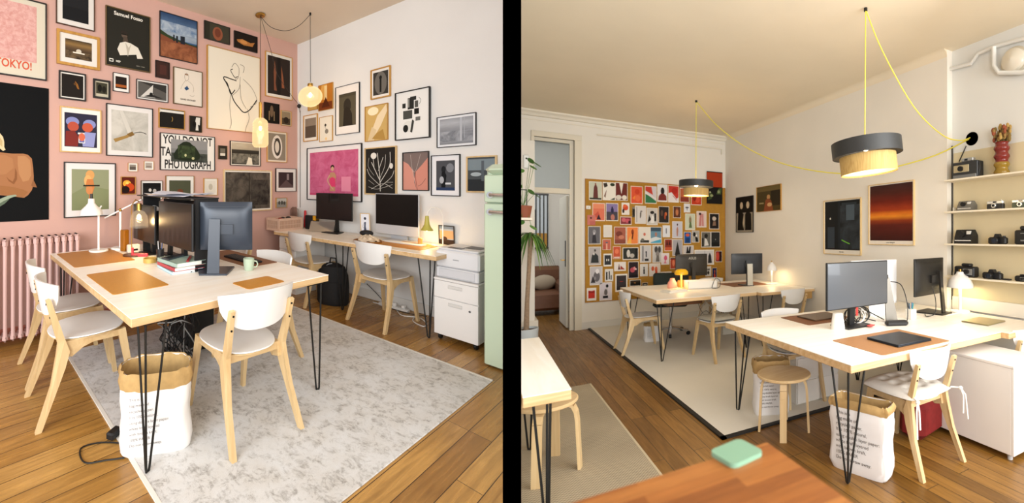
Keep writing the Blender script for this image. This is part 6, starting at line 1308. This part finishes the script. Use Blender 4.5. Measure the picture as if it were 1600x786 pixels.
def cam_t(loc, rz, label, body, w, h, d, style):
    t = thing('camera', label, 'camera', loc, rz, 'cameras on the cream shelves')
    B_ = M(body, .45)
    if style == 'land':   # folding instant camera, silver face
        mb(M('2c2e30', .45)).box(-w/2, w/2, 0, d, 0, h*.82, .008).build('body', t, smooth=False)
        mb(M('b9ad8c', .4, .3)).box(-w*.42, w*.18, -.004, .0, h*.30, h*.66, .002).build('front_plate', t, smooth=False)
        b = mb(BLACKPL); b.T = Matrix.Translation((-w*.12, -.004, h*.47)) @ Matrix.Rotation(R(90), 4, 'X'); b.cyl((0,0,0), h*.13, .02, 20); b.build('lens', t)
        mb(M('8a8c8e', .3, .7)).box(-w*.45, w*.45, -.002, .02, 0, h*.18, .003).build('trim_band', t, smooth=False)
        b = mb(M('a9aaa8', .3, .6)); b.box(-w*.15, w*.3, .01, d*.6, h*.82, h, .006); b.build('viewfinder', t, smooth=False); mb(M('15171a', .2)).box(-w*.02, w*.10, .0085, .011, h*.86, h*.96).build('window', t, smooth=False)
        mb(BLACKPL).tube([(w*.5, .02, h*.1), (w*.56, .01, h*.45), (w*.5, .02, h*.78)], .006, 6).build('strap', t)
    elif style == 'polaroid':
        b = mb(B_); b.prism_x([(0, 0), (d, 0), (d, h*.62), (d*.62, h), (d*.3, h), (0, h*.45)], -w/2, w/2); b.build('body', t, smooth=False)
        b = mb(BLACKPL); b.T = Matrix.Translation((-w*.05, d*.12, h*.66)) @ Matrix.Rotation(R(90), 4, 'X'); b.cyl((0,0,0), h*.22, .03, 20); b.build('lens', t)
        mb(M('d8d6d0', .3)).box(w*.16, w*.42, d*.12, d*.3, h*.62, h*.9, .003).build('flash_window', t, smooth=False); mb(M('e8e6e0', .5)).box(-w*.48, w*.48, -.001, 0, h*.20, h*.26).build('stripe', t, smooth=False)
    elif style == 'compact':
        mb(B_).box(-w/2, w/2, 0, d, 0, h*.62, .004).build('body', t, smooth=False); mb(M('d9d9d6', .3, .7)).box(-w/2, w/2, 0, d, h*.62, h, .005).build('top_plate', t, smooth=False)
        b = mb(M('c9c9c6', .25, .8)); b.T = Matrix.Translation((0, 0, h*.42)) @ Matrix.Rotation(R(90), 4, 'X'); b.cyl((0,0,0), h*.30, .022, 24, bev=.003); ln = b.build('lens', t)
        b = mb(M('0b0c10', .1)); b.T = Matrix.Translation((0, -.022, h*.42)) @ Matrix.Rotation(R(90), 4, 'X'); b.cyl((0,0,0), h*.16, .002, 20); b.build('glass', ln)
        mb(M('14161a', .15)).box(-w*.1, w*.12, -.001, 0, h*.76, h*.92).build('viewfinder', t, smooth=False); mb(M('c2c2be', .3, .8)).cyl((w*.33, d*.5, h), h*.09, .006, 14).build('dial', t)
    elif style == 'slr':
        mb(B_).box(-w/2, w/2, 0, d*.7, 0, h*.68, .010).build('body', t, smooth=False); b = mb(B_); b.prism_y([(-w*.17, h*.68), (w*.17, h*.68), (w*.10, h), (-w*.10, h)], .0, d*.6); b.build('prism_hump', t, smooth=False)
        b = mb(BLACKPL); b.T = Matrix.Translation((0, 0, h*.36)) @ Matrix.Rotation(R(90), 4, 'X'); b.cyl((0,0,0), h*.33, d*.6, 24, bev=.005); ln = b.build('lens', t)
        b = mb(M('1c2430', .08)); b.T = Matrix.Translation((0, -d*.6, h*.36)) @ Matrix.Rotation(R(90), 4, 'X'); b.cyl((0,0,0), h*.24, .002, 20); b.build('glass', ln)
        mb(M('2c2c2e', .4)).cyl((w*.33, d*.35, h*.68), .013, .012, 14).build('dial', t)
    elif style == 'block':
        mb(B_).box(-w/2, w/2, 0, d, 0, h*.78, .010).build('body', t, smooth=False); mb(B_).box(-w*.15, w*.3, .005, d*.7, h*.78, h, .008).build('flash', t, smooth=False)
        mb(M('9a9a98', .3, .4)).box(-w*.05, w*.42, -.002, 0, h*.18, h*.62, .002).build('front_plate', t, smooth=False)
        b = mb(BLACKPL); b.T = Matrix.Translation((w*.18, -.002, h*.42)) @ Matrix.Rotation(R(90), 4, 'X'); b.cyl((0,0,0), h*.17, .03, 20); b.build('lens', t)
    return t
SX = 3.735
cam_t((SX, 2.40, zs[0]), -90, 'grey folding instant camera at the left end of the topmost shelf', '2c2e30', .26, .185, .10, 'land')
cam_t((SX+.01, 2.41, zs[1]), -90, 'grey instant camera at the left end of the second shelf', '6c6a64', .14, .09, .10, 'polaroid')
cam_t((SX+.01, 2.12, zs[1]), -90, 'black and silver compact camera in the middle of the second shelf', '1f2022', .145, .072, .04, 'compact')
cam_t((SX+.01, 1.90, zs[1]), -90, 'green grey and silver compact camera cut off at the right of the second shelf', '56604c', .145, .07, .04, 'compact')
cam_t((SX+.005, 2.42, zs[2]), -90, 'boxy black instant camera with white markings on the third shelf', '1b1b1c', .17, .13, .11, 'polaroid')
cam_t((SX+.015, 2.105, zs[2]), -90, 'black reflex camera with protruding lens on the third shelf', '17181a', .16, .09, .07, 'slr')
cam_t((SX+.015, 1.895, zs[2]), -90, 'tall black box camera cut off at the right of the third shelf', '151516', .12, .155, .08, 'block')
cam_t((SX+.005, 2.41, zs[3]), -90, 'bulky black camera with a grey front on the lowest shelf behind the lamp', '1d1d1f', .20, .125, .09, 'block')
cam_t((SX+.015, 2.155, zs[3]), -90, 'black reflex camera lying on the lowest shelf, right of the bulky one', '17181b', .17, .085, .08, 'slr')
solo(mb(M('222224', .5)).box(-.03, .03, 0, .05, 0, .012, .003), 'lens_cap_box', 'flat black box beside the reflex camera on the lowest shelf', 'box', (SX+.02, 2.03, zs[3]), -90, smooth=False)
cam_t((SX+.015, 1.90, zs[3]), -90, 'small black camera cut off at the right of the lowest shelf', '151517', .11, .06, .06, 'block')
# vase with dried flowers
t = thing('flower_vase', 'wavy red and amber glass vase with dried flowers on the topmost shelf', 'vase', (SX+.062, 2.085, zs[0])); VR = M('8c2a24', .12, trans=.35, coat=.3); VA = M('a8862c', .12, trans=.35, coat=.3)
prof = [(.058+.008*math.sin(i*1.05), .28*i/24) for i in range(25)]
b = mb(VA); b.lathe([(0,.0)] + [(p[0], p[1]) for p in prof[:10]], n=26); b.mat(VR).lathe(prof[9:] + [(.040,.28),(.040,.12),(0,.118)], n=26); b.build('vase_body', t)
rnd = random.Random(4)
for k in range(70):
    a = rnd.uniform(0, 6.28); rr = rnd.uniform(0, .075); hh = rnd.uniform(.31, .43); b = mb(M('6a5a30', .8))
    b.tube([(.01*math.cos(a), .01*math.sin(a), .125), (rr*math.cos(a)*.7, rr*math.sin(a)*.7, hh-.02)], .0016, 5)
    b.mat(M(('8c6c3c', 'a8884c', '7a6434', '8a4a30')[k % 4], .9)); b.sph((rr*math.cos(a), rr*math.sin(a), hh-.01), .014, 8, sz=1.6); b.build('dried_flower', t)
# loose hooks on wall
# black disc rose and pendants
t = thing('pendant_lamp', 'large drum pendant lamp with black upper and straw lower ring over the front desk', 'pendant lamp', (2.565, 2.50, CR_)); YC = M('d9cc4a', .5)
def drum(t, r1, zt, h1, r2, h2, zb, off=(0, 0), tilt=0.0):
    TT = Matrix.Translation((0, 0, zt)) @ Matrix.Rotation(R(tilt), 4, Vector((.557, .83, 0))) @ Matrix.Translation((0, 0, -zt))
    ox, oy = off
    b = mb(M('2b2b2a', .5, noise=.06, nscale=60)); b.T = TT; b.lathe([(r1, zt-h1), (r1, zt), (r1-.012, zt+.003), (r1-.016, zt-.002), (r1-.010, zt-h1+.004), (r1, zt-h1)], off, 48); b.build('upper_ring', t)
    b = mb(BLACKPL); b.T = TT
    for q in range(3):
        aa = q*2.094; b.beam((ox, oy, zt-.02), (ox+(r1-.012)*math.cos(aa), oy+(r1-.012)*math.sin(aa), zt-.02), .006, .006)
    b.cyl((ox, oy, zt-.06), .022, .06, 14); b.build('spider', t, smooth=False)
    m, nt, bs = MATS.get('straw', (None,)*3)[:3] if 'straw' in MATS else node_mat('straw shade')
    if 'straw' not in MATS:
        g = noise(nt, mapping(nt, (220, 220, 3)), 1.0, 3); nt.links.new(ramp(nt, g, [(.3, 'a88448'), (.7, 'c8a868')]), bs.inputs['Base Color']); bs.inputs['Roughness'].default_value = .7
        bs.inputs['Subsurface Weight'].default_value = 0.0; bs.inputs['Emission Color'].default_value = lin('e8b868'); bs.inputs['Emission Strength'].default_value = 0.06; MATS['straw'] = (m, nt, bs)
    b = mb(m); b.T = TT; b.lathe([(r2, zb), (r2, zb+h2), (r2-.004, zb+h2), (r2-.006, zb+.003), (r2, zb)], off, 48); b.build('lower_ring', t)
    b = mb(M('ffe2a8', .6, emit=1.0)); b.T = TT; b.lathe([(0, zb+.012), (r2-.008, zb+.012), (r2-.008, zb+.016), (0, zb+.016)], off, 40); b.build('diffuser', t)
    mb(M('ffd591', emit=16)).sph((ox, oy, zt-.055), .024, 14).build('bulb', t)
drum(t, .275, 2.17-CR_, .115, .222, .14, 1.915-CR_, tilt=-6.5)
mb(YC).tube([(0,0,0), (-.01,0,2.16-CR_)], .0045, 8).build('cord', t)
mb(BLACKPL).cyl((0,0,-.025), .014, .025, 14).build('ceiling_hook', t)
lamp_light((2.565,2.50,CR_), (0,0,2.10-CR_), 5.5, (1,.78,.50), .05); lamp_light((2.565,2.50,CR_), (0,0,1.86-CR_), 5, (1,.78,.50), .06)
t2 = thing('pendant_lamp', 'smaller drum pendant lamp with a black upper ring hanging before the cork board', 'pendant lamp', (2.44, 5.46, CR_))
drum(t2, .225, 2.155-CR_, .085, .165, .095, 1.955-CR_)
mb(YC).tube([(0,0,0), (-.005,0,2.15-CR_)], .005, 8).build('cord', t2); mb(BLACKPL).cyl((0,0,-.025), .016, .025, 14).build('ceiling_hook', t2)
lamp_light((2.44,5.46,CR_), (0,0,2.10-CR_), 9, (1,.78,.50), .05); lamp_light((2.44,5.46,CR_), (0,0,1.90-CR_), 7, (1,.78,.50), .06)
YX, YY, YZ = 3.855, 2.41, 2.335
t = thing('cord_rose', 'black round wall disc collecting the yellow lamp cords above the shelves', 'wall disc', (3.871, 2.41, 2.335), 90)
b = mb(BLACKPL); b.T = Matrix.Rotation(R(90), 4, 'X'); b.cyl((0,0,-.02), .070, .02, 32, bev=.006); b.T = Matrix.Identity(4); o_ = b.build('disc', t); o_.matrix_local = Matrix.Rotation(R(180), 4, 'Z')
mb(BLACKPL).tube([(.05,.012,-.06), (.125,.012,-.20)], .005, 6).build('drop_cord', t)
wire([(2.57, 2.50, CR_-.02), (2.75, 2.49, 2.92), (3.10, 2.46, 2.52), (3.45, 2.43, 2.32), (3.70, 2.42, 2.30), (3.84, 2.41, 2.34)], .0055, YC, 'yellow_cord', 'yellow textile cord swooping from the ceiling above the large pendant to the black disc', 'cord', 'yellow lamp cords')
wire([(2.45, 5.46, CR_-.02), (2.62, 5.20, 2.86), (2.85, 4.75, 2.50), (3.12, 4.2, 2.24), (3.42, 3.5, 2.10), (3.68, 2.8, 2.18), (3.84, 2.42, 2.33)], .0065, YC, 'yellow_cord', 'yellow textile cord running from the smaller pendant across the room to the black disc', 'cord', 'yellow lamp cords')
# pipes and bulkhead lamp near the ceiling
struct(mb(M('dcdcd8', .5)).tube([(3.84, 2.617, 3.05), (3.84, 2.40, 3.03), (3.84, 2.33, 3.10), (3.84, 2.17, 3.11), (3.84, 1.75, 3.07)], .018, 10), 'trim_pipe_upper')
struct(mb(M('e4e6e4', .5)).tube([(3.82, 2.17, 3.10), (3.82, 2.165, 2.93), (3.82, 2.12, 2.855), (3.82, 1.93, 2.80), (3.82, 1.6, 2.78)], .020, 10), 'trim_pipe_lower')
t = thing('bulkhead_lamp', 'round glass bulkhead lamp between the white pipes at the upper right', 'wall lamp', (3.868, 2.0, 2.93), -90)
b = mb(M('cfc9ba', .3, .3)); b.T = Matrix.Rotation(R(90), 4, 'X'); b.cyl((0,0,0), .12, .03, 30, bev=.006); b.build('base', t)
b = mb(M('d9d3c4', .15, spec=.8)); b.T = Matrix.Rotation(R(90), 4, 'X'); b.lathe([(.10,.03),(.095,.06),(.06,.085),(0,.095)], n=28); b.build('glass', t)
mb(M('b98a3c', .3, .8)).sph((0,-.055,0), .022, 12).build('bulb', t)

# --- near left desk with stool
hairtable('desk', 'pine desk on hairpin legs at the left edge of the cork board room view', .17, .365, 2.20, 3.45, TZ2, .05, [(.30, 2.50, -1, 1), (.30, 3.33, -1, -1)], None, 'y', .07)
stool((.355, 2.97, .007), 22, 'round birch stool under the left edge desk', 1.0, r=.175, h=.43)
# --- plant, pot and things on the pier
t = thing('yucca_plant', 'yucca with a bare trunk and hanging leaves in a pale blue pot by the doorway', 'plant', (.53, 6.36, 0))
mb(M('d3dde2', .4)).lathe([(0,0),(.11,0),(.125,.05),(.14,.26),(.13,.26),(.115,.05),(0,.04)], n=28).build('pot', t); mb(M('4a3a2a', .9)).cyl((0,0,.22), .125, .012, 24).build('soil', t)
mb(M('a08870', .8, noise=.2, nscale=40)).rings([((0,0,.22), .032), ((.01,0,.6), .026), ((.03,0,1.0), .024), ((.05,0,1.46), .026)], 12).build('trunk', t)
rnd = random.Random(7)
for k in range(34):
    a = rnd.uniform(0, 6.28); L_ = rnd.uniform(.22, .34); up = rnd.uniform(-.05, .22)
    P_ = [(.05, 0, 1.44)]
    for i in range(1, 7):
        q = i/6; P_.append((.05+math.cos(a)*L_*q, math.sin(a)*L_*q*.8, 1.44+up*q-.75*q*q*L_*2))
    b = mb(M(('4f7a34', '3e6428', '6a8c3c')[k % 3], .5)); v = []; w0 = .016
    for i, p in enumerate(P_):
        ww = w0*(1-(i/6)**2)+.001; v += [(p[0]-math.sin(a)*ww, p[1]+math.cos(a)*ww, p[2]), (p[0], p[1], p[2]-.004), (p[0]+math.sin(a)*ww, p[1]-math.cos(a)*ww, p[2])]
    f = []
    for i in range(6): f += [(i*3, i*3+1, i*3+4, i*3+3), (i*3+1, i*3+2, i*3+5, i*3+4), (i*3+3, i*3+5, i*3+2, i*3)]
    b.add(v, f); b.build('leaf', t)
t = thing('hanging_plant', 'trailing green houseplant in a small terracotta pot high at the left edge', 'plant', (.39, 5.0, 1.60))
struct(mb(M('e2d9c8', .5)).box(.156, .46, 4.9, 5.1, 1.575, 1.60, .003), 'trim_ledge', smooth=False)
mb(M('8a4c34', .7)).lathe([(0,0),(.06,0),(.08,.12),(.072,.12),(.055,.01),(0,.01)], n=22).build('pot', t)
for k in range(14):
    a = k*.9; b = mb(M(('3f6a2a', '54803a')[k % 2], .5)); hh = .12+.045*k if k < 9 else -.05*(k-9)
    b.rings([((0,0,.1), .002), ((.06*math.cos(a), .06*math.sin(a), .13+hh*.5), .002), ((.10*math.cos(a), .09*math.sin(a), .12+hh), .002)], 5)
    b.T = Matrix.Translation((.10*math.cos(a), .09*math.sin(a), .12+hh)) @ Matrix.Rotation(a, 4, 'Z') @ Matrix.Rotation(.6, 4, 'Y'); b.sph((.03,0,0), .045, 8, sz=.08, sy=.7); b.build('leaf', t)
t = thing('thermostat', 'white wall thermostat with a black dial on the cream pier', 'thermostat', (.56, 6.715, 2.42)); mb(M('eef0ee', .4)).box(-.035, .035, -.025, 0, -.10, .08, .012).build('case', t, smooth=False); mb(BLACKPL).sph((0,-.027,.03), .012, 10, sy=.3).build('dial', t)
picture((.50, 6.717, 1.72), 0, .14, .32, .012, .02, F_BLACK, 0, 0, '2a2b2a;r e6e2da .5 0 1 1;r 14151a .1 .2 .45 .9', 'small black and white framed picture on the cream pier by the doorway', 'pictures on the cream pier')

# --- foreground butcher block counter with a green coaster
BB = node_mat('butcher block'); m, nt, bs = BB
v = mapping(nt); br = nt.nodes.new('ShaderNodeTexBrick'); nt.links.new(v, br.inputs['Vector']); br.offset = .4; br.inputs['Scale'].default_value = 1; br.inputs['Brick Width'].default_value = .45; br.inputs['Row Height'].default_value = .042; br.inputs['Mortar Size'].default_value = .0006
br.inputs['Color1'].default_value = (0,0,0,1); br.inputs['Color2'].default_value = (1,1,1,1); br.inputs['Mortar'].default_value = (.3,.3,.3,1)
g = noise(nt, mapping(nt, (6, 60, 6)), 1.0, 5, .6, .6)
c = mix(nt, 1.0, ramp(nt, br.outputs['Color'], [(0, '824a1e'), (.5, '985a26'), (1, 'ad7036')]), ramp(nt, g, [(.3, (.7,.66,.62,1)), (.7, (1.05,)*3+(1,))]), 'MULTIPLY')
nt.links.new(c, bs.inputs['Base Color']); bs.inputs['Roughness'].default_value = .38
t = thing('kitchen_counter', 'warm brown butcher block counter corner in the near foreground', 'counter', (.0, .30, 0))
mb(m).box(.0, .59, .0, .602, .88, .92, .003).build('worktop', t, smooth=False); mb(M('e2ddd4', .5)).box(.02, .56, .02, .57, .08, .88).build('body', t, smooth=False); mb(M('55504a', .6)).box(.04, .54, .04, .53, 0, .08).build('plinth', t, smooth=False)
b = mb(M('7da48b', .45)); P_ = []
for cx, cy, a0 in ((.03,.03,0), (-.03,.03,90), (-.03,-.03,180), (.03,-.03,270)):
    for k in range(5): a = R(a0+22.5*k); P_.append((cx+.015*math.cos(a), cy+.015*math.sin(a)))
b.prism(P_, 0, .010); solo(b, 'coaster', 'mint green square coaster on the corner of the butcher block counter', 'coaster', (.495, .885, .92), 10, smooth=False)
